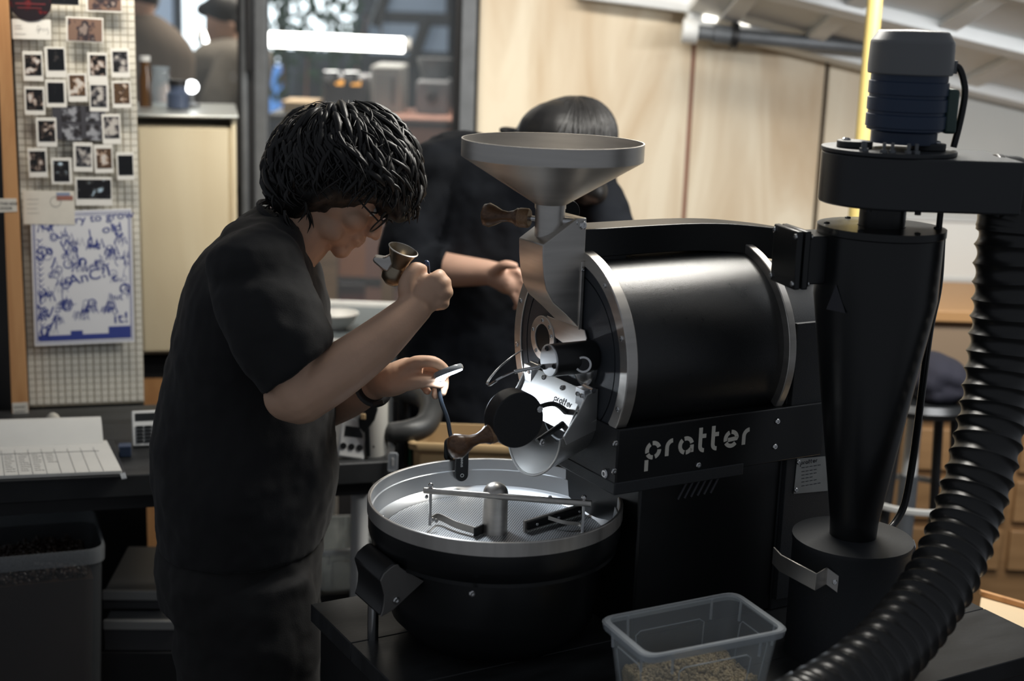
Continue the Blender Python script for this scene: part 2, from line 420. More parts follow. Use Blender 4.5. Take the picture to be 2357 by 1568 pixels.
# ================================================================== BAR ROOM BEYOND THE GLASS
YB = 8.6
wf = struct(slab('wall_far', mat('dim_wall', (.05, .06, .075), .8), (-3.2, YB, 0), (.6, YB + .1, 3.4)))
struct(slab('wall_side', mat('dim_side', (.06, .07, .085), .8), (.45, YG + .12, 0), (.55, YB, 3.4)))
def farbox(name, m, x0, y0, x1, y1, Y, d, parent=None, bevel=0):
    a, b = at(x0, y0, Y), at(x1, y1, Y)
    return slab(name, m, (min(a.x, b.x), Y, min(a.z, b.z)), (max(a.x, b.x), Y + d, max(a.z, b.z)), parent, bevel=bevel)
day = glow('daylight_window', (.86, .95, 1.0), 2.6)
w2 = struct(thing('window_2', '', ''))
for k in ('label', 'category'): del w2[k]
for (x0, y0, x1, y1, mm) in ((420, -60, 470, 195, day), (470, -60, 565, 130, day), (612, -60, 655, 215, day), (655, -60, 815, 118, day),(330,-60,400,235,glow('blue_daylight', (.40, .50, .64), .55))):
    farbox('window_pane', mm, x0, y0, x1, y1, YB - .06, .02, w2)
for x in (405, 655):
    farbox('window_frame', 'black', x - 5, -60, x + 6, 240, YB - .1, .05, w2)
blu = glow('blue_glass', (.10, .26, .62), 1.0)
farbox('window_pane', blu, 618, 150, 652, 262, YB - .09, .02, w2)
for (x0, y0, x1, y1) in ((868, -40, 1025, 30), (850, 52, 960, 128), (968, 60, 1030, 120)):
    farbox('window_pane', glow('dim_blue_glow', (.30, .40, .54), .22), x0, y0, x1, y1, YB - .06, .02, w2)  # slate-blue panels, their tone given by an added dim glow
for (x0, y0, x1, y1) in ((820, 30, 1040, 44), (820, 140, 1040, 150)): farbox('window_frame', 'black', x0, y0, x1, y1, YB - .1, .05, w2)
for (x0, y0, x1, y1) in ((862, 60, 905, -60), (945, 150, 985, 40)):
    b = newbm(); cyl(b, at(x0, y0, YB - .2), at(x1, y1, YB - .2), .035, n=8); obj('window_frame', b, 'black', w2)
# leaves outside the bright window: one plant
fo = thing('shrub', 'leafy green plant against the bright far window', 'plant', at(700, 140, YB - .5))
bm = newbm(); rnd = random.Random(3)
for i in range(420):
    p = at(rnd.uniform(600, 830), rnd.uniform(-40, 150) if rnd.random() < .8 else rnd.uniform(150, 250), YB - rnd.uniform(.3, .7)) - V(fo.location)
    if rnd.random() < .45 and -.1 < p.x < .1: continue
    r = rnd.uniform(.025, .05); Mx = Euler((rnd.uniform(0, 6), rnd.uniform(0, 6), rnd.uniform(0, 6))).to_matrix()
    prism(bm, [(-r, 0), (-r * .3, r * .45), (r * .6, r * .3), (r, 0), (r * .6, -r * .3), (-r * .3, -r * .45)], p, Mx @ V((1, 0, 0)), Mx @ V((0, 1, 0)), Mx @ V((0, 0, .003)))
lv = obj('foliage', bm, mat('leaf', (.03, .10, .05), .6), fo, smooth=False); lv['kind'] = 'stuff'
bm = newbm()
for i in range(5):
    tube(bm, [V((.07 * i - .15, 0, -1.6)), V((.1 * i - .2, 0, -.6)), V((.16 * i - .3, .05, .25))], [.015, .012, .004], 6, 3)
obj('stem', bm, 'terra', fo)
# dark sloping roof panels and beams seen through the glass
slab('roof_panel', mat('slate_roof', (.13, .16, .20), .6), (-.45, 6.2, 0), (.44, 8.5, .03), None, M=Matrix.Translation((0, 0, 2.34)) @ Euler((R(-4), R(10), 0)).to_matrix().to_4x4())
rp = bpy.data.objects['roof_panel']; rp.name = 'ceiling_bar'; struct(rp)
for i in range(4):
    b = newbm(); cyl(b, (-.42 + .26 * i, 6.1, 2.25 + .02 * i), (-.20 + .26 * i, 8.5, 2.10), .022, n=8); obj('ceiling_beam', b, 'black', rp)
tl = thing('tube_lamp', 'long lit fluorescent tube hanging in the bar room', 'light', at(700, 96, 6.4))
a, b = at(472, 84, 6.4) - V(tl.location), at(930, 104, 6.4) - V(tl.location)
rod('tube', 'tubeg', a, b, .030, tl, n=16)
for p, q in ((a, -1), (b, 1)):
    rod('end_cap', 'white', p, p + (b - a).normalized() * .03 * q, .031, tl, n=16)
rod('cord', 'black', a + V((.1, 0, .02)), a + V((.1, 0, 1.0)), .004, tl); rod('cord', 'black', b + V((-.1, 0, .02)), b + V((-.1, 0, 1.0)), .004, tl)
# bar with its things
bt = thing('bar_counter', 'terracotta bar counter with pale top behind the glass', 'counter', at(840, 500, 5.3))
o_ = V(bt.location)
def fb(name, m, x0, y0, x1, y1, Y, d, par, bevel=0):
    a, b = at(x0, y0, Y) - o_, at(x1, y1, Y) - o_
    return slab(name, m, (min(a.x, b.x), Y - o_.y, min(a.z, b.z)), (max(a.x, b.x), Y - o_.y + d, max(a.z, b.z)), par, bevel=bevel)
fb('front_panel', 'terra', 845, 285, 1060, 735, 5.3, .05, bt)
fb('front_panel', mat('leather_brown', (.46, .18, .08), .55), 640, 290, 844, 640, 5.32, .05, bt)
fb('worktop', mat('rose_top', (.42, .22, .17), .5), 845, 268, 1062, 286, 5.24, .5, bt, .006)
fb('worktop', 'black', 610, 262, 846, 288, 5.24, .5, bt, .006)
fb('post', 'desk', 735, 560, 775, 740, 5.26, .05, bt); fb('post', 'desk', 880, 560, 905, 740, 5.26, .05, bt)
fb('base_panel', mat('oxblood', (.16, .03, .025), .5), 640, 650, 1060, 790, 5.36, .05, bt)
fb('shelf', 'black', 640, 636, 1060, 660, 5.27, .1, bt)
ZT1 = max(at(845, 268, 5.24).z, at(1062, 286, 5.24).z) + .001; ZT2 = max(at(610, 262, 5.24).z, at(846, 288, 5.24).z) + .001
slab('plinth', 'black', (at(640, 700, 5.4).x - o_.x, .12, -o_.z), (at(1060, 700, 5.4).x - o_.x, .40, at(800, 785, 5.36).z - o_.z), bt)
def simple(name, label, cat, x0, y0, x1, y1, Y, d, m, extra=None, bevel=.01, group=None, zbase=None):
    t = thing(name, label, cat, at((x0 + x1) / 2, y1, Y), 0, group)
    if zbase: t.location.z = zbase
    o = V(t.location); a, b = at(x0, y0, Y) - o, at(x1, y1, Y) - o
    slab('body', m, (min(a.x, b.x), 0, min(a.z, b.z)), (max(a.x, b.x), d, max(a.z, b.z)), t, bevel=bevel)
    if extra: extra(t, a, b, d)
    return t
def fridge_door(t, a, b, d):
    slab('door', 'pane', (a.x + .02, -.012, b.z + .03), (b.x - .02, -.002, a.z - .03), t, bevel=.004)
    slab('handle', 'grey', (b.x - .04, -.03, (a.z + b.z) / 2 - .05), (b.x - .03, -.012, (a.z + b.z) / 2 + .05), t)
simple('display_fridge', 'white glass-fronted fridge standing on the bar counter', 'fridge', 853, 150, 925, 268, 5.45, .3, mat('pale_metal', (.42, .43, .42), .4), fridge_door, zbase=ZT1)
def grinder_bits(t, a, b, d):
    rod('hopper', 'grey', V(((a.x + b.x) / 2, d / 2, a.z)), V(((a.x + b.x) / 2, d / 2, a.z + .08)), .05, t, r1=.07)
    rod('spout', 'black', V(((a.x + b.x) / 2, -.05, a.z - .06)), V(((a.x + b.x) / 2, .02, a.z - .05)), .02, t)
simple('coffee_grinder', 'grey boxy grinder at the end of the bar counter', 'grinder', 958, 185, 1032, 268, 5.45, .25, mat('mid_grey', (.22, .23, .25), .5), grinder_bits, zbase=ZT1)
def box_lid(t, a, b, d): slab('lid', 'tan', (a.x - .004, -.004, a.z), (b.x + .004, d + .004, a.z + .012), t, bevel=.003)
simple('carton', 'small tan box on the dark end of the bar', 'box', 650, 240, 724, 262, 5.4, .2, 'tan', box_lid, zbase=ZT2)
def espresso(t, a, b, d):
    slab('drip_tray', 'chrome', (a.x + .02, -.09, .0), (b.x - .02, 0, .03), t, bevel=.004)
    for k in (.25, .7):
        x = a.x + (b.x - a.x) * k
        rod('group_head', 'chrome', V((x, -.05, .11)), V((x, -.05, .15)), .03, t); rod('handle', 'black', V((x, -.08, .12)), V((x, -.2, .11)), .012, t)
    slab('light_bar', glow('amber_strip', (1.0, .45, .08), 1.2), (a.x + .05, -.004, a.z - .03), (b.x - .02, .0, a.z - .012), t)
simple('espresso_machine', 'dark espresso machine with an amber light strip on the bar', 'machine', 742, 176, 842, 262, 5.5, .35, mat('dark_maroon', (.05, .04, .045), .4), espresso, zbase=ZT2)
# ---- staff beyond the glass
def body_far(name, label, parts, skinparts, hairparts, m):
    bm = newbm()
    for p in skinparts: p(bm)
    o = remesh(name, bm, 'skin2', .012, None, 6); tag(o, label, 'person')
    bm = newbm()
    for p in parts: p(bm)
    remesh('shirt', bm, m, .012, o, 6)
    bm = newbm()
    for p in hairparts: p(bm)
    remesh('hair', bm, 'hair', .01, o, 3)
    return o
YP = 5.75
A_ = lambda x, y, dy=0: at(x, y, YP + dy)
def S(p, r, M=None): return lambda bm: ball(bm, p, r, 16, 10, M)
def T(pts, rad, sub=3): return lambda bm: tube(bm, pts, rad, 14, sub, True)
legs = [T([A_(495, 420, .02), A_(495, 640, .02), V((A_(495, 640).x, YP, .08))], [.10, .075, .05]), T([A_(555, 420, .1), A_(555, 640, .1), V((A_(555, 640).x, YP + .1, .08))], [.10, .075, .05]),
        T([V((A_(495, 640).x, YP, .05)), V((A_(495, 640).x - .12, YP - .06, .04))], [.05, .04]), T([V((A_(555, 640).x, YP + .1, .05)), V((A_(555, 640).x - .12, YP + .04, .04))], [.05, .04])]
o = body_far('person', 'person in a taupe shirt and dark cap working beyond the glass', 
    [lambda bm: loft(bm, [(A_(545, 88), V((.07, 0, 0)), V((0, .09, 0))), (A_(535, 125), V((.16, 0, 0)), V((0, .17, 0))), (A_(520, 240), V((.17, 0, .02)), V((0, .16, 0))), (A_(518, 420), V((.16, 0, 0)), V((0, .16, 0)))], 20, 3),
     T([A_(545, 140, -.17), A_(505, 215, -.22), A_(490, 262, -.24)], [.075, .065, .06])],
    [S(A_(516, 48), (.075, .07, .105)), S(A_(500, 62), (.05, .055, .075)), T([A_(487, 58), A_(478, 70)], [.014, .015]), S(A_(505, 98), (.045, .05, .03)), T([A_(530, 70), A_(542, 120)], [.055, .06]), S(A_(534, 58, -.07), (.018, .008, .028)), 
     T([A_(545, 140, -.17), A_(505, 215, -.22), A_(492, 262, -.24), A_(452, 285, -.26)], [.05, .045, .04, .028]), T([A_(452, 285, -.26), A_(430, 292, -.27)], [.036, .022]),
     lambda bm: loft(bm, [(A_(530, 125), V((.11, 0, 0)), V((0, .13, 0))), (A_(518, 420), V((.12, 0, 0)), V((0, .13, 0)))], 16, 2)] + legs,
    [S(A_(524, 22), (.09, .085, .08)), S(A_(545, 48), (.05, .078, .06)), T([A_(500, 16), A_(468, 22)], [.045, .03])], 'taupe')
bm = newbm()
for p in legs[:2]: p(bm)
bm2 = newbm()
YS = 5.2
B_ = lambda x, y, dy=0: at(x, y, YS + dy)
for f in (T([A_(498, 400, .02), A_(495, 640, .02), V((A_(495, 640).x, YP, .1))], [.125, .095, .07]), T([A_(552, 400, .1), A_(555, 640, .1), V((A_(555, 640).x, YP + .1, .1))], [.125, .095, .07])): f(bm2)
bm.free(); remesh('trousers', bm2, 'trouser', .012, o, 4)
o = body_far('person', 'person in a brown top seen from behind by the tiled panel', 
    [lambda bm: loft(bm, [(B_(318, 30), V((.06, 0, 0)), V((0, .06, 0))), (B_(318, 60), V((.13, 0, 0)), V((0, .10, 0))), (B_(322, 110), V((.19, 0, 0)), V((0, .13, 0))), (B_(320, 180), V((.20, 0, 0)), V((0, .14, 0))), (B_(318, 420), V((.18, 0, 0)), V((0, .14, 0)))], 20, 3),
     T([B_(372, 120), B_(378, 190, -.05)], [.07, .06]),T([B_(262, 120), B_(256, 190, -.05)], [.07, .06])],
    [S(B_(316, -20), (.075, .09, .105)), T([B_(316, 10), B_(318, 60)], [.055, .06]), S(B_(344, -18), (.012, .02, .028)), S(B_(288, -18), (.012, .02, .028)),
     T([B_(372, 120), B_(378, 190, -.05), B_(384, 262, -.2)], [.05, .045, .03]), T([B_(262, 120), B_(256, 190, -.05), B_(270, 262, -.2)], [.05, .045, .03]), S(B_(386, 268, -.24), (.03, .05, .02)), S(B_(272, 268, -.24), (.03, .05, .02)),
     lambda bm: loft(bm, [(B_(318, 70), V((.10, 0, 0)), V((0, .08, 0))), (B_(318, 420), V((.13, 0, 0)), V((0, .11, 0)))], 16, 2),
     T([B_(290, 420), V((B_(290, 600).x, YS, .06))], [.09, .05]), T([B_(346, 420), V((B_(346, 600).x, YS, .06))], [.09, .05]), T([V((B_(290, 600).x, YS, .04)), V((B_(290, 600).x, YS - .16, .035))], [.045, .035]), T([V((B_(346, 600).x, YS, .04)), V((B_(346, 600).x, YS - .16, .035))], [.045, .035])],
    [S(B_(316, -34), (.09, .10, .10)), S(B_(316, -5, .03), (.082, .07, .07))], mat('brown_top', (.16, .125, .095), .9))
bm2 = newbm()
for f in (T([B_(290, 405), V((B_(290, 600).x, YS, .09))], [.115, .07]), T([B_(346, 405), V((B_(346, 600).x, YS, .09))], [.115, .07])): f(bm2)
remesh('trousers', bm2, 'trouser', .012, o, 4)
# ================================================================== PLYWOOD CABINET IN FRONT OF THE GLASS
YC = 3.75
ct = thing('plywood_cabinet', 'pale plywood cabinet with a grey steel top beside the tiled panel', 'cabinet', V((at(545, 800, YC).x, YC, 0)), R(12))
o_ = V(ct.location)
fb('body', 'ply2', 250, 282, 540, 812, YC, .36, ct, .003)
fb('side_panel', 'ply2', 530, 274, 546, 812, YC - .012, .36, ct, .003)
fb('door', 'ply2', 322, 290, 527, 806, YC - .016, .016, ct, .002)
fb('worktop', mat('zinc_top', (.50, .52, .50), .35, .6), 245, 256, 543, 274, YC - .03, .44, ct, .004)
fb('kick_panel', 'black', 250, 812, 546, 868, YC + .03, .28, ct)
zb = at(400, 868, YC).z
slab('lower_panel', 'pine', (at(250, 870, YC).x - o_.x, .03, 0), (at(546, 870, YC).x - o_.x, .30, zb - .0), ct)
zt = at(400, 256, YC).z
def jar(label, x, h, r, m, dy=.12, lid=None, name='glass_jar'):
    t = thing(name, label, 'jar' if name == 'glass_jar' else 'bottle', V((at(x, 256, YC + dy).x, YC + dy, zt)))
    b = newbm(); lathe(b, [(0, 0), (r, 0), (r, h * .62), (r * .72, h * .78), (r * .72, h), (r * .66, h), (r * .66, h * .78), (r * .94, h * .6), (r * .94, .006), (0, .006)], n=24); obj('body', b, m, t)
    if lid: rod('lid', lid, V((0, 0, h)), V((0, 0, h + .014)), r * .8, t, n=24)
    else: b = newbm(); lathe(b, [(r * .66, 0), (r * .78, 0), (r * .78, .006), (r * .66, .006)], (0, 0, h - .003), n=24, closed_prof=True); obj('rim', b, m, t)
    return t
jar('wide clear glass jar on the cabinet top', 372, .105, .032, clear('jar_glass', (.45, .52, .58), .16, .05))
jar('narrow amber bottle on the cabinet top beside the tiled panel', 336, .12, .018, mat('amber_glass', (.10, .05, .02), .15), name='glass_bottle', lid='white')
jar('short blue-grey jar on the cabinet top right of the clear jar', 410, .06, .03, mat('slate_blue', (.06, .08, .13), .3), lid='black')
lt = thing('reflection_ball', 'small glowing ball standing in for a bright reflection on the cabinet top', 'lamp', V((at(442, 256, YC + .2).x, YC + .2, zt)))
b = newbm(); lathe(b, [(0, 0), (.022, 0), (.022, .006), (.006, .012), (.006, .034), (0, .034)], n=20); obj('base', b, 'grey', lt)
b = newbm(); ball(b, (0, 0, .052), .019, 20, 12); obj('globe', b, glow('globe_glow', (.95, .98, 1), 5), lt)  # glow imitates a bright reflection, no lamp stands here
# ================================================================== BENCH AND COFFEE ROASTER  (own axes: x along the drum, y away, z up from the bench top)
bench = thing('workbench', 'black stained wooden bench carrying the roaster', 'table', MO, AXA)
TX0, TX1, TY0, TY1 = -.222, .785, -.45, .205
for i in range(4):
    w = (TY1 - TY0) / 4
    slab('plank', 'blackwood', (TX0, TY0 + w * i + .0007, -.030), (TX1, TY0 + w * (i + 1) - .0007, 0), bench, bevel=.0015)
slab('apron', 'black', (TX0 + .012, TY0 + .012, -.14), (TX1 - .012, TY1 - .012, -.030), bench, bevel=.003)
for x in (TX0 + .05, TX1 - .05):
    for y in (TY0 + .05, TY1 - .05):
        slab('leg', 'black', (x - .03, y - .03, -.75), (x + .03, y + .03, -.14), bench, bevel=.003)
ro = thing('coffee_roaster', 'black drum coffee roaster with steel hopper and round cooling tray', 'coffee roaster', MO, AXA)
ZC, RD = .436, .166
XF, XR = .119, .438
# ---- pedestal, body
b = newbm(); lathe(b, [(0, 0), (.125, 0), (.158, .035), (.163, .07), (.163, .150), (0, .150)], n=64); obj('pedestal', b, 'gloss', ro)
slab('lower_body', 'gloss', (.175, -.135, .0), (.60, .135, .26), ro, bevel=.004)
b = newbm()
box(b, (XF, -.150, .262), (.520, .150, .352)); obj('base_housing', b, 'gloss', ro, bevel=.0025)
slab('base_skirt', 'powder2', (XF - .002, -.151, .250), (.36, .151, .270), ro, bevel=.002)
# rear housing with a rounded top, darker plate below
sec = [(-.138, 0), (.138, 0)] + [(.138 * cos(t), .42 + .135 * sin(t)) for t in [pi * k / 16 for k in range(17)]]
b = newbm(); prism(b, sec, (.448, 0, 0), (0, 1, 0), (0, 0, 1), (.165, 0, 0)); obj('rear_housing', b, 'powder2', ro, bevel=.002)
slab('side_plate', 'powder2', (.452, -.146, .02), (.61, -.137, .485), ro, bevel=.001)
for k in range(6):
    p = mp(1836 + 13 * k, 992 - 4 * k, 'y', -.147); q = mp(1856 + 13 * k, 950 - 4 * k, 'y', -.147)
    if q.x > .605: continue
    b = newbm(); tube(b, [p, q], .0018, 6, 1); obj('vent_slot', b, 'ink', ro)
for k in range(6):
    p = mp(1560 + 15 * k, 1150 - 3 * k, 'y', -.1362); q = mp(1590 + 15 * k, 1092 - 3 * k, 'y', -.1362)
    b = newbm(); tube(b, [p, q], .0022, 6, 1); obj('vent_slot', b, 'ink', ro)
# ---- drum
b = newbm(); lathe(b, [(0, 0), (.150, 0), (.150, XR - XF - .02), (0, XR - XF - .02)], (XF + .01, 0, ZC), (1, 0, 0), 96); obj('drum_shell', b, mat('drum_paint', (.012, .013, .014), .29, spec=.8, bump=.25, bscale=1000, rvar=.05, vscale=50), ro, angle=50)
def arcring(name, x, t, r0, r1, a0, a1, m, n=72, bev=.0015):
    bm = newbm(); rings = []
    for k in range(n + 1):
        a = a0 + (a1 - a0) * k / n; c, s = cos(a), sin(a)
        rings.append([V((x, c * r0, ZC + s * r0)), V((x, c * r1, ZC + s * r1)), V((x + t, c * r1, ZC + s * r1)), V((x + t, c * r0, ZC + s * r0))])
    quad_strip(bm, rings); return obj(name, bm, m, ro, bevel=bev)
fr_ = arcring('front_ring', XF, .019, .1455, RD, R(-34), R(214), 'steel')
rr_ = arcring('rear_ring', XR - .014, .014, .145, RD - .002, R(-32), R(212), 'steel')
for a in (52, 20, -8, -29, 128, 160, 200):
    screw(fr_, (XF, cos(R(a)) * .156, ZC + sin(R(a)) * .156), (-1, 0, 0), .0042)
b = newbm(); lathe(b, [(0, 0), (.1275, 0), (.1275, .004), (.1300, .004), (.1300, 0), (.1445, 0), (.1445, .012), (0, .012)], (XF + .003, 0, ZC), (1, 0, 0), 96); obj('face_plate', b, mat('face_powder', (.045, .052, .062), .42, bump=.6, bscale=1200), ro)
slab('lower_face', 'powder', (XF - .001, -.1495, .262), (XF + .02, .1495, .352), ro, bevel=.001)
screw(ro, mp(1395, 1090, 'x', XF - .001), (-1, 0, 0), .0075); screw(ro, mp(1292, 1043, 'x', XF - .001), (-1, 0, 0), .0065)
for p in ((1416, 1021), (1413, 1085), (1607, 1071), (1789, 970), (1783, 1028)): screw(ro, mp(*p, 'y', -.150), (0, -1, 0), .0048)
screw(ro, mp(1834, 1036, 'y', -.146), (0, -1, 0), .0048); screw(ro, mp(1086, 1367, 'y', -.163), (0, -1, 0), .005)
# ---- lettering cut through the side of the base, steel behind
def arc(cx, cy, r, a0, a1, n=14): return [(cx + r * cos(R(a0 + (a1 - a0) * i / n)), cy + r * sin(R(a0 + (a1 - a0) * i / n))) for i in range(n + 1)]
GL = {'p': ([[(.0, -.62), (.0, -.06)], arc(.36, .40, .36, 196, 120), arc(.36, .40, .36, 98, 20), arc(.36, .40, .36, 0, -70), arc(.36, .40, .36, -92, -150)], 1.02),
      'r': ([[(.0, 0), (.0, .42)] + arc(.34, .42, .34, 180, 92)], .62),
      'a': ([arc(.36, .40, .36, 200, 128), arc(.36, .40, .36, 108, 15), arc(.36, .40, .36, 180, 255)[4:], [(.72, .40), (.72, .02)], arc(.36, .40, .36, 272, 330)], 1.06),
      't': ([[(.0, 1.2), (.0, .26)] + arc(.24, .26, .24, 180, 272), [(.10, .76), (.34, .76)]], .62),
      'e': ([arc(.36, .40, .36, 320, 210)[::-1] + [], arc(.36, .40, .36, 195, 110), arc(.36, .40, .36, 90, 0) + [(.16, .36)]], 1.0)}
def ribbon(bm, pts, w, O_, ux, uy, nz, th):
    pts = [V((x, y, 0)) for x, y in pts]; L_, R_ = [], []
    for i, p in enumerate(pts):
        d = (pts[min(i + 1, len(pts) - 1)] - pts[max(0, i - 1)]).normalized(); n = V((-d.y, d.x, 0))
        L_.append(p + n * w / 2); R_.append(p - n * w / 2)
    f = lambda v, k: O_ + ux * v.x + uy * v.y + nz * (th * k)
    rings = [[f(l, 0), f(r, 0), f(r, 1), f(l, 1)] for l, r in zip(L_, R_)]
    quad_strip(bm, rings)
def wordmark(parent, O_, ux, uy, nz, s, m, w=.2, th=.0006, name='letter', spc=.26):
    x = 0
    for ch in 'pratter':
        gl, adv = GL[ch]; bm = newbm()
        for st in gl: ribbon(bm, [(px_ + x, py_) for px_, py_ in st], w, O_, ux * s, uy * s, nz, th)
        obj(name, bm, m, parent, smooth=False); x += adv + spc * .62
    return x
P0, P1 = mp(1488, 1054, 'y', -.1502), mp(1724, 1024, 'y', -.1502)
P0.z = P1.z = (P0.z + P1.z) / 2
tot = sum(GL[c][1] for c in 'pratter') + .26 * .62 * 7 - .4
ls = (P1 - P0).length / tot
wordmark(ro, P0, V((1, 0, 0)), V((0, 0, 1)), V((0, -1, 0)), ls, mat('letter_steel', (.88, .84, .74), .5), .21, .0009)
# ---- name plate on the side plate
A0 = [mp(1835, 1056, 'y', -.1475), mp(1905, 1050, 'y', -.1475), mp(1905, 1130, 'y', -.1475), mp(1827, 1137, 'y', -.1475)]
npl = sheet('name_plate', mat('plate_alu', (.42, .43, .42), .4, .8, var=.1), A0, (0, .0008, 0), ro)
for p in ((1838, 1064), (1832, 1128)): screw(npl, mp(*p, 'y', -.1476), (0, -1, 0), .004)
wordmark(npl, mp(1843, 1070, 'y', -.1478), V((1, 0, 0)), V((0, 0, 1)), V((0, -1, 0)), .0055, 'ink', .22, .0002)
for r_, (y_, n_) in enumerate(((1078, 5), (1087, 4), (1095, 4), (1103, 3), (1111, 4), (1120, 5))):
    q = mp(1845, y_, 'y', -.1477)
    for k in range(n_): slab('print_line', 'ink', (q.x + .0085 * k, -.1479, q.z), (q.x + .0085 * k + .0062, -.1475, q.z + .0011), npl)
# ---- hopper
hz = .759; hx = .078
def HO(z): return z
hp = lathe
b = newbm(); RH = .136
lathe(b, [(.0235, .662), (.0235, .668), (RH, .737), (RH, .763), (RH - .002, .763), (RH - .002, .738), (.0215, .6675), (.0215, .662)], (hx, 0, 0), n=80, closed_prof=True); obj('hopper', b, 'steel', ro, angle=30)
b = newbm(); lathe(b, [(.0225, .600), (.0225, .664), (.0205, .664), (.0205, .600)], (hx, 0, 0), n=40, closed_prof=True)
obj('neck', b, 'steel', ro)
b = newbm(); tube(b, [V((hx + .024 * cos(a), .024 * sin(a), .6295 + .018 * cos(a))) for a in [2 * pi * k / 24 for k in range(25)]], .0026, 8); obj('weld_bead', b, 'steel', ro)
# chute below the hopper: side profile extruded across
prof = [(.046, .613), (.104, .6505), (.1205, .6505), (.1205, .478), (.114, .484), (.090, .506), (.067, .525), (.055, .545), (.050, .565), (.047, .59)]
b = newbm(); prism(b, prof, (0, -.036, 0), (1, 0, 0), (0, 0, 1), (0, .072, 0)); ch = obj('chute', b, 'steel', ro, bevel=.0016)
slab('seam_flange', 'steel', (.1135, -.0385, .480), (.1195, -.034, .585), ch, bevel=.001)
screw(ch, (.1135, -.036, .640), (0, -1, 0), .0065); screw(ch, (.116, -.0385, .572), (0, -1, 0), .003)
prof = [(-.060, .482), (.050, .482), (.058, .470), (.050, .452), (.01, .446), (-.03, .452), (-.052, .464)]
b = newbm(); prism(b, prof, (XF - .0012, 0, 0), (0, -1, 0), (0, 0, 1), (-.002, 0, 0)); fl = obj('mounting_flange', b, 'steel', ro, bevel=.0008)
for y_, z_ in ((-.047, .4585), (.048, .466)): screw(fl, (XF - .0032, y_, z_), (-1, 0, 0), .0042)
# hopper gate: wooden knob to the front left, black disc behind
gdir = V((-.80, .60, 0)); gp = V((hx, 0, .644)); 
gdir = (mp(1150, 497, 'z', .644) - gp); gdir.z = 0; gdir.normalize()
gt = rod('gate_rod', 'chrome', gp + gdir * .02, gp + gdir * .042, .004, ro)
def knob(parent, base, d, L, rmax, dark='walnut'):
    """turned pear-shaped grip on a pale ferrule"""
    b = newbm(); lathe(b, [(0, 0), (rmax * .72, 0), (rmax * .80, L * .03), (rmax * .80, L * .20), (rmax * .74, L * .23), (0, L * .23)], base, d, 32); f = obj('ferrule', b, 'oak', parent)
    b = newbm(); lathe(b, [(0, L * .22), (rmax * .72, L * .22), (rmax * .76, L * .26), (rmax * .56, L * .33), (rmax * .42, L * .45), (rmax * .50, L * .58), (rmax * .80, L * .72), (rmax * 1.0, L * .84), (rmax * .88, L * .95), (rmax * .45, L * .995), (0, L)], base, d, 32); return obj('grip', b, dark, parent, angle=60)
kb = mp(1229, 497, 'z', .644)
knob(ro, gp + gdir * .032, gdir, .076, .0185)
b = newbm(); cyl(b, gp - gdir * .015 + V((0, 0, .0)), gp - gdir * .045, .006, n=12); obj('gate_rod', b, 'chrome', ro)
b = newbm(); c_ = mp(1312, 489, 'y', .05); cyl(b, c_ + V((0, .0, 0)), c_ + V((.0, .006, 0)), .0185, n=36); obj('gate_disc', b, 'gloss', ro, bevel=.001)
# ---- sight glass
sg = mp(1254, 778, 'x', XF)
b = newbm(); lathe(b, [(.0225, 0), (.036, 0), (.036, .005), (.0225, .005)], sg, (-1, 0, 0), 44, closed_prof=True); s_ = obj('sight_ring', b, 'steel', ro, bevel=.0008)
b = newbm(); lathe(b, [(0, .002), (.0226, .002), (.0226, .003), (0, .003)], sg, (-1, 0, 0), 40); obj('sight_glass', b, 'dark', ro)
for a in (90, 162, 234, 306, 18): screw(s_, sg + V((-.005, cos(R(a)) * .029, sin(R(a)) * .029)), (-1, 0, 0), .0032)
# ---- sampler block: black cylinder along -x
sp = mp(1345, 842, 'x', XF); sc_ = V((XF, -.040, .424)); sc_ = mp(1350, 843, 'x', XF)
b = newbm(); lathe(b, [(.0, 0), (.030, 0), (.030, .006), (.021, .010), (0, .010)], sc_, (-1, 0, 0), 40); obj('sampler_flange', b, 'chrome', ro)
capc = None
dlt = mp(1264, 830, 'x', XF - .075)
sc2 = V((XF, dlt.y, dlt.z))
b = newbm(); cyl(b, sc2, V((XF - .073, dlt.y, dlt.z)), .0245, n=44); smp = obj('sampler_barrel', b, 'gloss', ro, bevel=.0012)
b = newbm(); cyl(b, V((XF - .073, dlt.y, dlt.z)), V((XF - .0765, dlt.y, dlt.z)), .0243, n=44); cp_ = obj('sampler_cap', b, 'alu', ro, bevel=.001)
for a in (75, 195, 315): screw(cp_, V((XF - .0765, dlt.y + cos(R(a)) * .018, dlt.z + sin(R(a)) * .018)), (-1, 0, 0), .0040, 'gloss')
b = newbm(); rc = V((XF - .030, dlt.y - .0235, dlt.z - .004)); lathe(b, [(.0095, 0), (.0125, 0), (.0125, .004), (.0095, .004)], rc, (-.55, -.83, 0), 32, closed_prof=True); obj('port_ring', b, 'chrome', ro)
b = newbm(); cyl(b, rc + V((.004, .006, 0)), rc + V((-.001, -.002, 0)), .0098, n=24); obj('port_plug', b, 'gloss', ro)
# ---- probe rod and cable
pr0, pr1 = V((XF - .070, dlt.y + .018, dlt.z - .012)), mp(1184, 856, 'x', XF - .120)
rod('probe_rod', 'chrome', pr0, pr1, .0028, ro, n=14)
pts = [pr1, mp(1150, 872, 'x', XF - .145), mp(1127, 886, 'x', XF - .152), mp(1123, 878, 'x', XF - .15), mp(1145, 850, 'x', XF - .12), mp(1175, 824, 'x', XF - .09), mp(1201, 806, 'x', XF - .06)]
pipe('probe_cable', 'chrome', pts, [.0020, .0022, .002, .0018, .0016, .0015, .0013], ro, 8, 6)
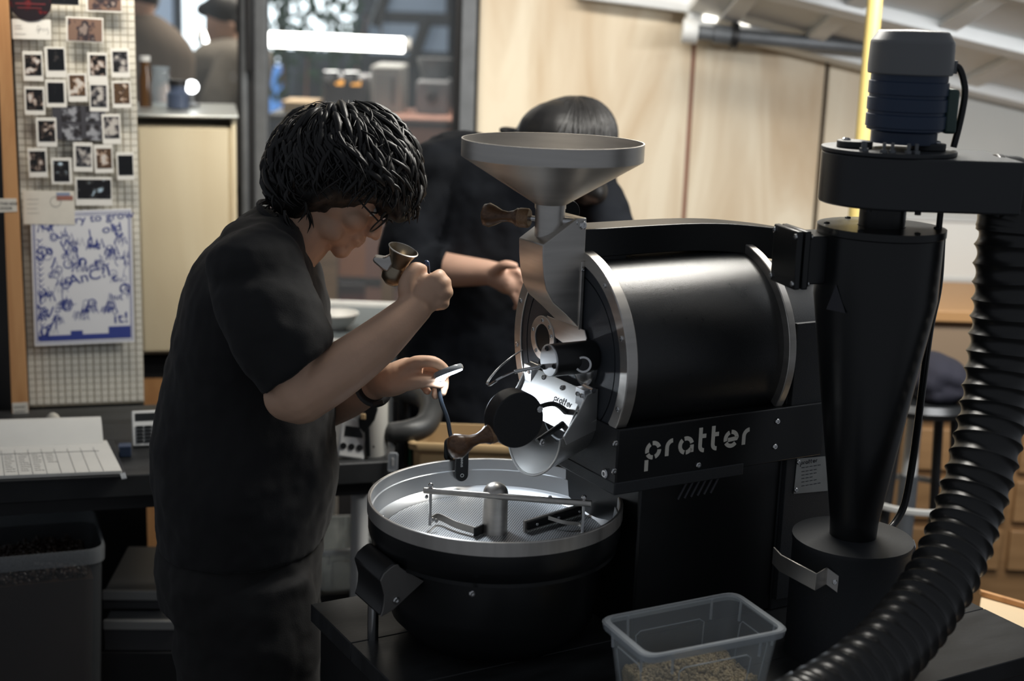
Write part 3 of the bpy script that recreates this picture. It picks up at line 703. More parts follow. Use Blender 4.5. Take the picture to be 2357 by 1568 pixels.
# ---- discharge door, hinges, spout
X['door'] = mat('satin_door', (.50, .50, .49), .38, .9, var=.08, vscale=8)
ydc = -.005
d0, d1, d2, d3 = (V((XF - .012, .085, .395)), V((XF - .012, -.075, .395)), V((XF - .040, -.075, .330)), V((XF - .040, .085, .330)))
dr = sheet('discharge_door', 'door', [d0, d1, d2, d3], (-.0025, 0, .001), ro, bevel=.0008)
dn = (d1 - d0).cross(d3 - d0).normalized(); dn = dn if dn.x < 0 else -dn
wordmark(dr, d0 + (d1 - d0) * .60 + (d3 - d0) * .48 + dn * .0030, (d1 - d0).normalized(), (d0 - d3).normalized(), dn, .0078, mat('etched', (.30, .30, .30), .6), .2, .0003)
for a, b_ in ((.30, .12), (.66, .16)): screw(dr, d0 + (d1 - d0) * a + (d3 - d0) * b_ + dn * .003, dn, .0042)
for yy in (.078, -.078):
    hb = V((XF - .02, yy, .378))
    h = newbm(); box(h, V((-.004, -.012, -.022)), V((.012, .012, .022)), Matrix.Translation(hb)); ho = obj('hinge', h, 'alu', ro, bevel=.001)
    cyl_ = newbm(); cyl(cyl_, hb + V((.012, -.014, .02)), hb + V((.012, .014, .02)), .0042, n=14); obj('hinge_pin', cyl_, 'chrome', ho)
    for sx_ in (-.006, .006):
        for z_ in (-.013, .012): screw(ho, hb + V((-.004, sx_, z_)), (-1, 0, 0), .0036)
# cheeks and curved lip of the spout
ck = [(XF, .400), (XF - .020, .392), (XF - .034, .365), (XF - .058, .330), (XF - .052, .318), (XF, .335)]
for yy in (-.092, .088):
    b = newbm(); prism(b, ck, (0, yy, 0), (1, 0, 0), (0, 0, 1), (0, .004, 0)); obj('spout_cheek', b, 'door', ro, bevel=.0008)
b = newbm(); rings = []
for i in range(9):
    t = i / 8; cx_, cz_ = XF - .001 - .058 * t, .352 - .026 * t; rw = .088 - .006 * t; rh = .072 + .004 * t
    rings.append([V((cx_ - .012 * t * sin(a) ** 2, -.005 + rw * cos(a), cz_ - rh * sin(a))) for a in [pi * k / 28 for k in range(29)]])
inn = [[p + V((.0, -.0025 * cos(pi * k / 28), .0025 * sin(pi * k / 28) + .0004)) for k, p in enumerate(r_)] for r_ in rings]
quad_strip(b, [r_ + q_[::-1] for r_, q_ in zip(rings, inn)]); obj('spout_trough', b, 'door', ro)
b = newbm(); tube(b, [p + V((-.001, 0, 0)) for p in rings[-1]], .0018, 8); obj('spout_edge', b, 'door', ro)
b = newbm(); tube(b, [V((XF - .030, -.03 + .040 * cos(a), .338 - .030 * sin(a))) for a in [pi * k / 16 for k in range(17)]], .0022, 8); obj('outlet_ring', b, 'grey', ro)
# ---- counterweight with its fork and wooden grip
wc = mp(1194, 968, 'y', -.075)
WR = .0425
b = newbm(); cyl(b, wc, wc + V((0, .030, 0)), WR, n=64); cw = obj('counterweight', b, 'powder', ro, bevel=.0015)
e1, e2 = mp(1242, 942, 'y', -.076), mp(1248, 1018, 'y', -.076)
for e in (e1, e2): screw(cw, e, (0, -1, 0), .0052)
pv = mp(1318, 962, 'y', -.045)
for e, zz in ((e1, .006), (e2, -.006)):
    pipe('fork_arm', 'gloss', [e + V((-.004, .008, 0)), e * .55 + pv * .45 + V((0, .0, .014 if e is e1 else .004)), pv], [.005, .0055, .0075], ro, 10, 6, flat=.7)
b = newbm(); cyl(b, pv + V((0, -.010, 0)), pv + V((0, .05, 0)), .0085, n=20); obj('fork_pivot', b, 'gloss', ro, bevel=.001)
gd = (mp(1046, 1030, 'y', -.06) - mp(1146, 993, 'y', -.06)).normalized()
knob(ro, mp(1152, 991, 'y', -.06), gd, .086, .0185)
# ---- cooling tray
TZ = .217; RT_ = .197
b = newbm(); lathe(b, [(0, .140), (.176, .140), (.190, .152), (.195, .170), (.1955, TZ - .020), (.190, TZ - .020), (.190, .146), (0, .146)], n=96); obj('tray_shell', b, 'gloss', ro)
b = newbm(); lathe(b, [(RT_ - .0055, TZ - .021), (RT_, TZ - .021), (RT_, TZ - .001), (RT_ - .001, TZ), (RT_ - .0045, TZ), (RT_ - .0055, TZ - .001)], n=120, closed_prof=True); obj('rim_band', b, 'steelh', ro)
FZ = .160
b = newbm(); lathe(b, [(RT_ - .0058, TZ - .002), (RT_ - .0062, TZ - .018), (RT_ - .0085, TZ - .019), (RT_ - .0105, FZ + .012), (RT_ - .016, FZ + .009), (RT_ - .024, FZ), (RT_ - .024, FZ - .004), (RT_ - .007, FZ - .004), (RT_ - .0040, TZ - .002)], n=120, closed_prof=True); obj('inner_wall', b, 'alu', ro, angle=25)
# perforated floor: round holes punched in a steel sheet (material colours the pits, relief sinks them)
mm, nt, pb = _nt('perforated_steel'); N, L = nt.nodes, nt.links
tc = N.new('ShaderNodeTexCoord'); sep = N.new('ShaderNodeSeparateXYZ'); L.new(tc.outputs['Object'], sep.inputs[0])
def mth(op, a, b_=None):
    n = N.new('ShaderNodeMath'); n.operation = op
    for i, q in enumerate((a, b_)):
        if q is None: continue
        if isinstance(q, (int, float)): n.inputs[i].default_value = q
        else: L.new(q, n.inputs[i])
    return n.outputs[0]
PT = .0052
u = mth('SINE', mth('MULTIPLY', sep.outputs[0], 2 * pi / PT)); v = mth('SINE', mth('MULTIPLY', sep.outputs[1], 2 * pi / PT))
hole = mth('GREATER_THAN', mth('MULTIPLY', u, v), .30)
mx = N.new('ShaderNodeMix'); mx.data_type = 'RGBA'; L.new(hole, mx.inputs[0]); mx.inputs[6].default_value = (.66, .67, .68, 1); mx.inputs[7].default_value = (.006, .006, .007, 1)
L.new(mx.outputs[2], pb.inputs['Base Color']); pb.inputs['Metallic'].default_value = .85; pb.inputs['Roughness'].default_value = .42
b = newbm(); lathe(b, [(0, FZ - .002), (RT_ - .025, FZ - .002), (RT_ - .025, FZ), (0, FZ)], n=96); obj('perforated_floor', b, mm, ro)
for a in (100, 66, 30, 140, 180, 220): screw(ro, V((cos(R(a)) * (RT_ - .019), sin(R(a)) * (RT_ - .019), FZ + .006)), (-cos(R(a)), -sin(R(a)), .5), .0032)
# stirrer
b = newbm(); lathe(b, [(0, FZ), (.0200, FZ), (.0195, .222)] + [(.0195 * cos(t), .222 + .0185 * sin(t)) for t in [pi / 2 * k / 8 for k in range(1, 9)]], n=40); obj('stirrer_hub', b, 'steel', ro, angle=60)
za = .2235
s0, s1 = mp(975, 1129, 'z', za), mp(1362, 1160, 'z', za)
sm_ = (s1 - s0).normalized()
rod('stirrer_arm', 'steelh', s0, s1, .0050, ro, n=20, bevel=.001)
pn0, pn1 = s0 + sm_ * .011, s1 - sm_ * .012
lpts = [pn0 + V((0, 0, -.048)), mp(1010, 1190, 'z', FZ + .012), mp(1050, 1208, 'z', FZ + .010), mp(1095, 1222, 'z', FZ + .009)]
for p_ in (pn0, pn1):
    rod('drop_pin', 'chrome', p_ + V((0, 0, .009)), p_ + V((0, 0, -.056)), .0024, ro, n=12)
    b = newbm(); ball(b, p_ + V((0, 0, .009)), .0042, 12, 8); obj('pin_cap', b, 'chrome', ro)
def strip(name, pts, h, th, m, sub=6):
    pts = crom(pts, sub); b = newbm(); rings = []
    for i, p in enumerate(pts):
        d = (pts[min(i + 1, len(pts) - 1)] - pts[max(0, i - 1)]).normalized(); n = V((-d.y, d.x, 0)).normalized() * th / 2; hz_ = V((0, 0, h / 2))
        rings.append([p + n + hz_, p - n + hz_, p - n - hz_, p + n - hz_])
    quad_strip(b, rings); return obj(name, b, m, ro)
st = strip('stirrer_strap', lpts, .011, .0018, 'steelh'); screw(st, lpts[0] + V((.003, -.003, .002)), (.3, -.9, .3), .0034); screw(st, lpts[0] + V((.008, -.005, 0)), (.3, -.9, .3), .0034)
bl0, bl1 = mp(1092, 1226, 'z', FZ + .008), mp(1122, 1212, 'z', FZ + .008)
strip('stirrer_blade', [bl0, bl1], .014, .003, 'gloss', 1)
q0_, q1_ = mp(1206, 1212, 'z', FZ + .010), mp(1338, 1172, 'z', FZ + .010)
bl = strip('stirrer_blade', [q0_, q1_], .018, .004, 'steelh', 1)
b = newbm(); nq = (q1_ - q0_).normalized(); nn_ = V((nq.y, -nq.x, 0))
poly3(b, [q0_ + nq * .004 + nn_ * .0021 + V((0, 0, -.0055)), q1_ - nq * .003 + nn_ * .0021 + V((0, 0, -.0055)), q1_ - nq * .003 + nn_ * .0021 + V((0, 0, .0055)), q0_ + nq * .004 + nn_ * .0021 + V((0, 0, .0055))], nn_ * .003); obj('wiper', b, 'rubber', bl)
for k in (.18, .55, .92): screw(bl, q0_.lerp(q1_, k) + nn_ * .0052, nn_, .0030)
strip('stirrer_strap', [mp(1262, 1192, 'z', FZ + .016), mp(1300, 1203, 'z', FZ + .012), mp(1335, 1208, 'z', FZ + .009), pn1 + V((0, 0, -.050))], .006, .0016, 'steelh')
# tray outlet: black wavy spout with a grey cheek, on a short foot
Yo = -.061
outl = [(876, 1338), (884, 1322), (898, 1309), (908, 1302), (917, 1300), (921, 1306), (930, 1312), (977, 1338), (940, 1372), (905, 1405), (876, 1422), (881, 1408), (884, 1392), (885, 1372), (881, 1355)]
pts = [mp(x, y, 'y', Yo) for x, y in outl]
sheet('outlet_cheek', mat('cheek_steel', (.20, .19, .18), .42, .6), pts, (0, .003, 0), ro, bevel=.0008)
screw(ro, mp(912, 1382, 'y', Yo - .0005), (0, -1, 0), .0055)
sp2 = [(876, 1338), (884, 1322), (898, 1309), (908, 1302), (917, 1300), (921, 1306), (950, 1325), (925, 1380), (905, 1405), (876, 1422), (881, 1408), (884, 1392), (885, 1372), (881, 1355)]
pts = [mp(x, y, 'y', Yo) for x, y in sp2]
sheet('outlet_spout', mat('spout_satin', (.016, .016, .017), .35), [p + V((0, .004, 0)) for p in pts], (0, .094, 0), ro, bevel=.003)
fp = mp(860, 1430, 'y', .040)
rod('outlet_foot', 'chrome', V((fp.x, .042, 0)), V((fp.x, .042, .10)), .0085, ro, n=20)
# ---- exhaust duct along the top, to the cyclone
dz0, dz1 = .588, .632
pa = [V((.121, 0, 0)), V((.34, 0, 0)), V((.46, -.015, -.010)), V((.545, -.045, -.024))]
b = newbm(); rings = []
for p in crom(pa, 6):
    i = (p.x - .121) / .424
    hw = .030; zb_, zt_ = dz0 + p.z * 1.5, dz1 + p.z * .9
    rings.append([V((p.x, p.y - hw, zb_)), V((p.x, p.y + hw, zb_)), V((p.x, p.y + hw, zt_)), V((p.x, p.y - hw, zt_))])
quad_strip(b, rings); obj('exhaust_duct', b, 'gloss', ro, bevel=.0015)
b = newbm(); box(b, (.15, -.028, .560), (.20, .028, .592)); box(b, (.40, -.028, .560), (.45, .028, .590)); obj('duct_saddle', b, 'gloss', ro)
# ================================================================== CHAFF CYCLONE (stands on the bench, own upright axis)
CY = V((.449, -.31, 0)); CR = .0885
cy = thing('chaff_cyclone', 'tall black chaff cyclone with blower motor on top, standing on its bin', 'cyclone', toW(CY), AXA)
wr = V((RT.x, RT.y, 0)).normalized()              # picture-right, level, in the room
lr = V((wr.dot(EX), wr.dot(EY), 0))               # the same in bench axes
lf = V((lr.y, -lr.x, 0))                          # towards the viewer in bench axes
b = newbm(); lathe(b, [(.034, .175), (.036, .215), (CR, .56), (CR, .652), (CR + .003, .654), (CR + .003, .664), (.034, .664), (.034, .66)], n=72); obj('body', b, 'gloss', cy, angle=30)
b = newbm(); lathe(b, [(.033, .660), (.033, .700), (0, .700)], n=40); obj('neck', b, 'gloss', cy)
b = newbm(); lathe(b, [(0, 0), (.0885, 0), (.0890, .178), (.0905, .182), (.0905, .189), (.034, .192), (.034, .186)], n=72); bn = obj('bin', b, 'powder2', cy, angle=30)
def onC(px, py, r):                               # pixel on the cyclone's own cylinder of radius r -> its axes
    d = ray(px, py); o2 = (CAM - toW(CY)); A = d.x ** 2 + d.y ** 2; B = 2 * (o2.x * d.x + o2.y * d.y); Cc = o2.x ** 2 + o2.y ** 2 - r * r
    t = (-B - math.sqrt(max(0, B * B - 4 * A * Cc))) / (2 * A); p = o2 + d * t
    return V((p.dot(EX), p.dot(EY), p.z))
# warning triangle plate
tp = [onC(x, y, CR + .0008) for x, y in ((1925, 655), (1947, 722), (1902, 712))]
sheet('warning_plate', 'ink', tp, (tp[1] - tp[0]).cross(tp[2] - tp[0]).normalized() * -.0012, cy, bevel=.0006)
for a in range(6):
    an = R(60 * a + 25); screw(cy, V((cos(an) * .078, sin(an) * .078, .664)), (0, 0, 1), .0045, 'gloss')
# tangential inlet with its flange
i0 = onC(1893, 575, CR + .002)
fl0 = [onC(x, y, CR + .048) for x, y in ((1810, 528), (1812, 624))]
zt_, zb_ = .655, .575
b = newbm(); dI = V((-1, .25, 0)).normalized(); nI = V((.25, 1, 0)).normalized()
cI = V((-.04, .035, 0))
for (k0, k1, w, z0, z1) in ((0, .085, .032, zb_ + .006, zt_ - .004),):
    p = cI; q = cI + dI * k1
    poly3(b, [p + nI * w + V((0, 0, z0)), p - nI * w + V((0, 0, z0)), p - nI * w + V((0, 0, z1)), p + nI * w + V((0, 0, z1))], dI * k1)
obj('inlet_box', b, 'gloss', cy, bevel=.002)
for k in (.070, .082):
    b = newbm(); p = cI + dI * k; poly3(b, [p + nI * .039 + V((0, 0, zb_)), p - nI * .039 + V((0, 0, zb_)), p - nI * .039 + V((0, 0, zt_ + .004)), p + nI * .039 + V((0, 0, zt_ + .004))], dI * .0095); f_ = obj('inlet_flange', b, 'gloss', cy, bevel=.002)
for s in (-1, 1):
    for z in (zb_ + .008, zt_ - .004): screw(f_, cI + dI * .069 + nI * .034 * s + V((0, 0, z)), -dI, .0042); screw(f_, cI + dI * .0918 + nI * .034 * s + V((0, 0, z)), dI, .0042)
# fan scroll with its outlet
zf0, zf1 = .697, .770
FR = .0935
fan = [lr * (FR * cos(t)) + lf * (FR * sin(t)) for t in [pi / 2 + (pi) * k / 36 for k in range(37)]]
fan = [lf * (FR * sin(t)) + lr * (FR * cos(t)) for t in [R(90) + R(185) * k / 40 for k in range(41)]]
outer = fan + [lr * .166 - lf * FR * .90, lr * .166 + lf * FR * .98]
b = newbm(); poly3(b, [p + V((0, 0, zf0)) for p in outer], (0, 0, zf1 - zf0)); obj('fan_housing', b, mat('fan_paint', (.022, .024, .027), .34, bump=.1, bscale=300), cy, bevel=.003)
b = newbm(); lathe(b, [(0, zf1), (FR + .001, zf1), (FR + .001, zf1 + .006), (0, zf1 + .006)], n=64); obj('fan_cover', b, 'powder2', cy, bevel=.001)
def toCY(p): q = p - toW(CY); return V((q.dot(EX), q.dot(EY), q.z))
for (x, y) in ((1908, 358), (1940, 356), (2166, 378), (2197, 375), (2072, 384), (2005, 380)):
    p = toCY(atz(x, y, .75 + zf1 + .006)); rr_l = V((p.x, p.y, 0)).length
    if rr_l > .088: p = V((p.x, p.y, 0)) * (.086 / rr_l)
    p = V((p.x, p.y, 0))
    st_ = rod('stud', 'grey', p + V((0, 0, zf1 + .006)), p + V((0, 0, zf1 + .020)), .0026, cy, n=12)
    b = newbm(); cyl(b, p + V((0, 0, zf1 + .006)), p + V((0, 0, zf1 + .0105)), .0052, n=6); obj('nut', b, 'grey', st_, smooth=False)
for s in (-1, 1):
    b = newbm(); c_ = lr * (.052 * s) + lf * .012; cyl(b, c_ + V((0, 0, zf1 + .006)), c_ + V((0, 0, zf1 + .016)), .025, n=32); mf = obj('mount_foot', b, 'powder2', cy, bevel=.0015)
    screw(mf, c_ + lr * .012 * s + V((0, 0, zf1 + .016)), (0, 0, 1), .006)
rod('support_rod', 'black', lr * .083 + V((0, 0, .664)), lr * .083 + V((0, 0, zf0)), .0045, cy)
rod('support_rod', 'black', lr * .036 + lf * .05 + V((0, 0, .688)), lr * .036 + lf * .05 + V((0, 0, zf0)), .0045, cy)
rod('support_rod', 'black', lr * -.034 + lf * .05 + V((0, 0, .690)), lr * -.034 + lf * .05 + V((0, 0, zf0)), .0045, cy)
# motor
X['motor'] = mat('motor_blue', (.020, .040, .085), .35, bump=.15, bscale=250)  # blue base colour also imitates a reflection on the motor
mc = lr * .020
b = newbm(); lathe(b, [(0, .784), (.046, .784), (.046, .800), (.0535, .803)] + sum([[(.0535, z), (.0555, z + .001), (.0555, z + .018), (.0535, z + .019)] for z in (.806, .829, .852)], []) + [(.0535, .876), (.0535, .884), (0, .884)], mc, n=64); mo = obj('motor_body', b, 'motor', cy, angle=30)
b = newbm(); lathe(b, [(0, .880), (.0585, .880), (.0590, .892), (.0580, .925), (.0480, .940), (0, .942)], mc, n=64); obj('motor_cowl', b, mat('cowl_grey', (.18, .185, .19), .45, bump=.15, bscale=400), cy, angle=30, bevel=.002)
b = newbm(); lo = mc + lr * .050 - lf * .030 + V((0, 0, .800)); 
poly3(b, [lo, lo + lr * .018, lo + lr * .018 + V((0, 0, .062)), lo + V((0, 0, .062))], lf * .05); tb = obj('terminal_box', b, mat('box_green', (.05, .09, .08), .4), cy, bevel=.004)
gl_ = mc + lr * .058 + V((0, 0, .895))
rod('cable_gland', 'grey', gl_ - V((0, 0, .012)), gl_ + V((.0, 0, .006)), .008, cy, n=8)
pipe('motor_cable', 'gloss', [gl_, gl_ + lr * .012 + V((0, 0, -.006)), gl_ + lr * .022 + V((0, 0, -.035)), gl_ + lr * .020 + V((0, 0, -.075)), gl_ + lr * .014 + V((0, 0, -.115))], .0048, cy, 10, 6)
# bin strap handle and catches
h0, h1, h2, h3 = onC(1796, 1296, .128), onC(1878, 1340, .128), onC(1902, 1326, .094), onC(1929, 1345, .0895)
hh = V((0, 0, .026)); lft = [h0 - lf * .03 + lr * -.005, h0, h1, h2, h3]
b = newbm(); rings = []
for i, p in enumerate(lft):
    d = (lft[min(i + 1, 4)] - lft[max(0, i - 1)]); n = V((d.y, -d.x, 0)).normalized() * .0012
    rings.append([p + n - hh / 2, p - n - hh / 2, p - n + hh / 2, p + n + hh / 2])
quad_strip(b, rings); hd = obj('bin_handle', b, 'steelh', cy, bevel=.0006)
screw(hd, onC(1921, 1340, .0915), lf, .004)
cat_ = lr * .0915 + V((0, 0, .150))
b = newbm(); box(b, cat_ + V((-.004, -.008, -.04)), cat_ + V((.004, .008, .012))); l_ = obj('catch', b, 'steel', cy, bevel=.001)
b = newbm(); lathe(b, [(.005, -.004), (.009, -.004), (.009, .004), (.005, .004)], cat_ + lr * .006 + V((0, 0, -.02)), (0, 1, 0), 20, closed_prof=True); obj('catch_loop', b, 'chrome', l_)
b = newbm(); tube(b, [cat_ + V((0, 0, .012)), cat_ + lr * .004 + V((0, 0, .024)), cat_ + V((0, 0, .036))], .0022, 8, 4); obj('catch_wire', b, 'chrome', l_)
# power lead beside the cyclone
wp = lambda x, y, Y: at(x, y, Y)
cb = pipe('power_cable', 'gloss', [wp(2168, 545, 2.15), wp(2160, 660, 2.15), wp(2140, 760, 2.13), wp(2122, 900, 2.14), wp(2112, 980, 2.15), wp(2098, 1080, 2.16), wp(2082, 1160, 2.16), wp(2062, 1200, 2.15), wp(2040, 1225, 2.13)], .0058, None, 10, 6)
tag(cb, 'black power lead hanging beside the cyclone cone', 'cable')
# ================================================================== FLEXIBLE EXHAUST HOSE
hp_ = [(2292, 437, 2.055), (2325, 440, 2.055), (2342, 470, 2.055), (2330, 520, 2.055), (2322, 600, 2.05), (2318, 680, 2.045), (2311, 760, 2.04), (2300, 850, 2.03), (2286, 950, 2.01), (2266, 1050, 1.98), (2238, 1150, 1.95), (2205, 1250, 1.91), (2160, 1345, 1.86), (2098, 1435, 1.80), (2020, 1520, 1.73), (1925, 1595, 1.66), (1800, 1665, 1.58), (1640, 1740, 1.50)]
path = crom([at(*p) for p in hp_], 60)
ls_ = [0]
for i in range(1, len(path)): ls_.append(ls_[-1] + (path[i] - path[i - 1]).length)
PIT, HR = .0262, .0505
N_ = int(ls_[-1] / PIT * 9)
pts, rad, j = [], [], 0
for i in range(N_ + 1):
    s = ls_[-1] * i / N_
    while j < len(ls_) - 2 and ls_[j + 1] < s: j += 1
    k = (s - ls_[j]) / max(1e-9, ls_[j + 1] - ls_[j]); pts.append(path[j].lerp(path[j + 1], min(1, k)))
    ph = (s / PIT) % 1.0
    r_ = HR - .0062 * sin(pi * ph) ** .75
    if s < .085: r_ = HR - .0012 * sin(pi * 3 * ph) ** 2
    rad.append(r_)
b = newbm(); tube(b, pts, rad, 40)
hs = obj('exhaust_hose', b, mat('hose_black', (.018, .018, .018), .32, bump=.15, bscale=90, rvar=.08), None, angle=50)
tag(hs, 'thick black ribbed flexible exhaust hose hanging from the blower', 'hose')
b = newbm(); p0 = (path[0] - path[30]).normalized(); cyl(b, path[0] + p0 * .004, path[18], .0515, n=40); cf = obj('hose_cuff', b, 'rubber', hs, bevel=.002)
# ================================================================== CLEAR BOX OF GREEN BEANS
def clearbox(name, label, corners, depth, taper, m='plas', rimm='plasr', wth=.0016, rim=.010, rimh=.012, group=None, ribs=True):
    """open storage box; corners: rim corners (world, in order); walls taper to the base"""
    c = sum(corners, V()) / 4; o = thing(name, label, 'box', c - V((0, 0, depth)), 0, group); L0 = V(o.location)
    def rr(scale, z, off=0, n=5, rad=.16):
        out = []
        for i in range(4):
            p, pv, nx = corners[i], corners[i - 1], corners[(i + 1) % 4]
            a, b_ = (pv - p), (nx - p); ra = min(a.length, b_.length) * rad
            A, B = p + a.normalized() * ra, p + b_.normalized() * ra
            for k in range(n + 1):
                t = k / n; q = A * (1 - t) ** 2 + p * 2 * t * (1 - t) + B * t * t
                d = q - c; d.z = 0; q = c + d * scale + d.normalized() * off; out.append(V((q.x, q.y, z)) - L0)
        return out
    zt, zb = c.z, c.z - depth; sb = taper
    b = newbm(); quad_strip(b, [rr(1, zt - .002), rr(sb + .02, zb + .004), rr(sb, zb), rr(sb - .03, zb), rr(sb - .03, zb + wth), rr(sb, zb + wth + .003), rr(1, zt - .002, -wth)], cap0=False, cap1=False)
    bt_ = rr(sb - .03, zb); b.faces.new([b.verts.new(p) for p in bt_]); obj('body', b, m, o)
    b = newbm(); q = [rr(1, zt - rimh, rim * .8), rr(1, zt - rimh * .2, rim), rr(1, zt, rim * .7), rr(1, zt, -wth), rr(1, zt - .004, -wth), rr(1, zt - .003, rim * .5), rr(1, zt - rimh, rim * .8 - .0015)]
    quad_strip(b, q, cap0=False, cap1=False); obj('rim', b, rimm, o)
    if ribs:
        for i in range(4):                      # stiffening ribs near the corners and the raised panel line
            p, nx = corners[i], corners[(i + 1) % 4]
            for t in (.17, .83):
                q0 = p.lerp(nx, t); d = q0 - c; d.z = 0
                a = c + d * .992 - L0; a.z = zt - .004 - L0.z; e = c + d * .975 - L0; e.z = zt - .035 - L0.z
                b = newbm(); tube(b, [a, e], .0022, 6); obj('rib', b, rimm, o)
            f = lambda t, h: (lambda d: V((c.x + d.x * (1 - (1 - sb) * h) * 1.003, c.y + d.y * (1 - (1 - sb) * h) * 1.003, zt - depth * h)) - L0)(p.lerp(nx, t) - c)
            b = newbm(); tube(b, [f(.22, .9), f(.22, .32), f(.26, .27), f(.74, .27), f(.78, .32), f(.78, .9)], .0011, 6); obj('panel_line', b, rimm, o)
    return o, rr, c
BZ = .75 + .115
cs = [atz(1392, 1422, BZ), atz(1688, 1364, BZ), atz(1806, 1448, BZ), atz(1494, 1508, BZ)]
bx, rr, bc = clearbox('storage_box', 'clear plastic storage box of green coffee beans on the bench', cs, .113, .84)
# heap of beans: a mound skin plus loose beans on it, one uncountable mass
gb = thing('green_beans', 'heap of raw green coffee beans inside the clear box', 'coffee beans', V(bx.location) + V((0, 0, .004)))
o_ = V(gb.location); cx, cyy = bc.x, bc.y
ua, ub = (cs[1] - cs[0]), (cs[3] - cs[0])
bm = newbm(); rnd = random.Random(11)
def hgt(s, t): return .030 + .028 * math.exp(-((s - .45) ** 2 + (t - .45) ** 2) / .05) + .004 * sin(9 * s + 5 * t)
G = 26; grid = []
for i in range(G + 1):
    row = []
    for j in range(G + 1):
        s, t = .115 + .77 * i / G, .115 + .77 * j / G
        p = cs[0] + ua * s + ub * t
        row.append(bm.verts.new(V((p.x - o_.x, p.y - o_.y, hgt(s, t) - .003))))
    grid.append(row)
for i in range(G):
    for j in range(G): bm.faces.new((grid[i][j], grid[i + 1][j], grid[i + 1][j + 1], grid[i][j + 1]))
edge = [r[0] for r in grid] + grid[-1][1:] + [r[-1] for r in grid[::-1]][1:] + grid[0][::-1][1:-1]
low = [bm.verts.new(V((v.co.x * .985, v.co.y * .985, .0))) for v in edge]
for i in range(len(edge)): bm.faces.new((edge[i], low[i], low[(i + 1) % len(edge)], edge[(i + 1) % len(edge)]))
bm.faces.new(low)
mound = obj('bean_heap', bm, 'bean', gb)
bm = newbm()
for i in range(2600):
    s, t = rnd.uniform(.125, .875), rnd.uniform(.125, .875)
    if i % 3 == 0: t = .875 if i % 2 else t; s = s if i % 2 else .125
    p = cs[0] + ua * s + ub * t; Mx = Euler((rnd.uniform(0, 6), rnd.uniform(0, 6), rnd.uniform(0, 6))).to_matrix()
    ball(bm, V((p.x - o_.x, p.y - o_.y, hgt(s, t) + rnd.uniform(-.002, .002) - (rnd.uniform(0, .026) if i % 3 == 0 else 0))), (.0042, .0032, .0022), 6, 4, Mx)
bs = obj('beans', bm, 'bean', gb); bs['kind'] = 'stuff'
# ================================================================== CLIP-ON WORK LAMP
cl0 = at(1040, 1048, 2.285)
rimp = MO + EX * mp(1043, 1049, 'z', TZ).x + EY * mp(1043, 1049, 'z', TZ).y + V((0, 0, TZ))
_c = MO + V((0, 0, TZ)); rimp = _c + (rimp - _c).normalized() * .1955
rdir = V((MO.x - rimp.x, MO.y - rimp.y, 0)).normalized(); rt_ = V((-rdir.y, rdir.x, 0))
if rt_.x < 0: rt_ = -rt_
lp = thing('clip_lamp', 'black clip-on gooseneck lamp clamped to the cooling tray rim', 'lamp', rimp)
def pill(cx, z0, z1, w): return [(cx + w * cos(t), z1 - w + w * sin(t)) for t in [pi * k / 10 for k in range(11)]] + [(cx - w * cos(t), z0 + w - w * sin(t)) for t in [pi * k / 10 for k in range(11)]]
b = newbm(); prism(b, pill(.004, -.034, .028, .0110), rdir * .011, rt_, (0, 0, 1), rdir * .008); c1 = obj('clamp_jaw', b, 'gloss', lp, bevel=.0015)
b = newbm(); prism(b, pill(-.010, -.006, .034, .0085), rdir * -.014, rt_, (0, 0, 1), rdir * .006); c2 = obj('clamp_jaw', b, 'gloss', lp, bevel=.0015)
b = newbm(); prism(b, [(-.014, .006), (.008, .006), (.008, .020), (-.014, .020)], rdir * -.008, rt_, (0, 0, 1), rdir * .020); obj('hinge_block', b, 'rubber', lp, bevel=.001)
b = newbm(); tube(b, [rdir * .006 - rt_ * .006 + V((0, 0, .028)), rdir * .0 - rt_ * .008 + V((0, 0, .033)), rdir * -.006 - rt_ * .009 + V((0, 0, .026))], .0016, 8, 4); obj('spring', b, 'chrome', lp)
text('lettering', 'Baseus', .0075, 'white', frame(rdir * .0194 + rt_ * .0012 + V((0, 0, .012)), V((0, 0, -1)), rt_ * -1 if False else rt_, None), c1, .0001)
b = newbm(); lathe(b, [(.0022, 0), (.0032, 0), (.0032, .0003), (.0022, .0003)], rdir * .0192 + rt_ * .004 + V((0, 0, -.023)), rdir, 18, closed_prof=True); obj('dot_mark', b, 'white', c1)
LY = 2.24
hd0, hd1 = at(1004, 873, LY), at(1064, 848, LY - .015)
n0 = at(1010, 892, LY + .01)
pipe('gooseneck', mat('neck_rubber', (.03, .04, .055), .45), [V((-.004, .0, .022)), at(1037, 1002, 2.28) - rimp, at(1030, 965, 2.27) - rimp, at(1016, 925, 2.255) - rimp, n0 - rimp, at(1013, 874, LY) - rimp], .0036, lp, 12, 6)
hc = (hd0 + hd1) / 2; hx_ = (hd1 - hd0).normalized(); HRD = (hd1 - hd0).length / 2
hn = hx_.cross(V((0, 1, .25)).normalized()).normalized()
hn = V((.38, -.28, -.88)); hn = (hn - hx_ * hn.dot(hx_)).normalized()
hy_ = hn.cross(hx_)
b = newbm(); lathe(b, [(0, 0), (HRD * .96, 0), (HRD, .002), (HRD, .0065), (HRD * .93, .009), (0, .009)], hc - rimp, -hn, 40); obj('lamp_head', b, mat('head_clear', (.40, .44, .48), .2), lp)
b = newbm(); lathe(b, [(0, 0), (HRD * .90, 0), (HRD * .90, .0012), (0, .0012)], hc - rimp - hn * -.0004, hn, 40); obj('diffuser', b, 'lit', lp)
l = bpy.data.lights.new('lamp_light', 'AREA'); l.shape = 'DISK'; l.size = HRD * 1.8; l.energy = .36; l.color = (.82, .91, 1.0)
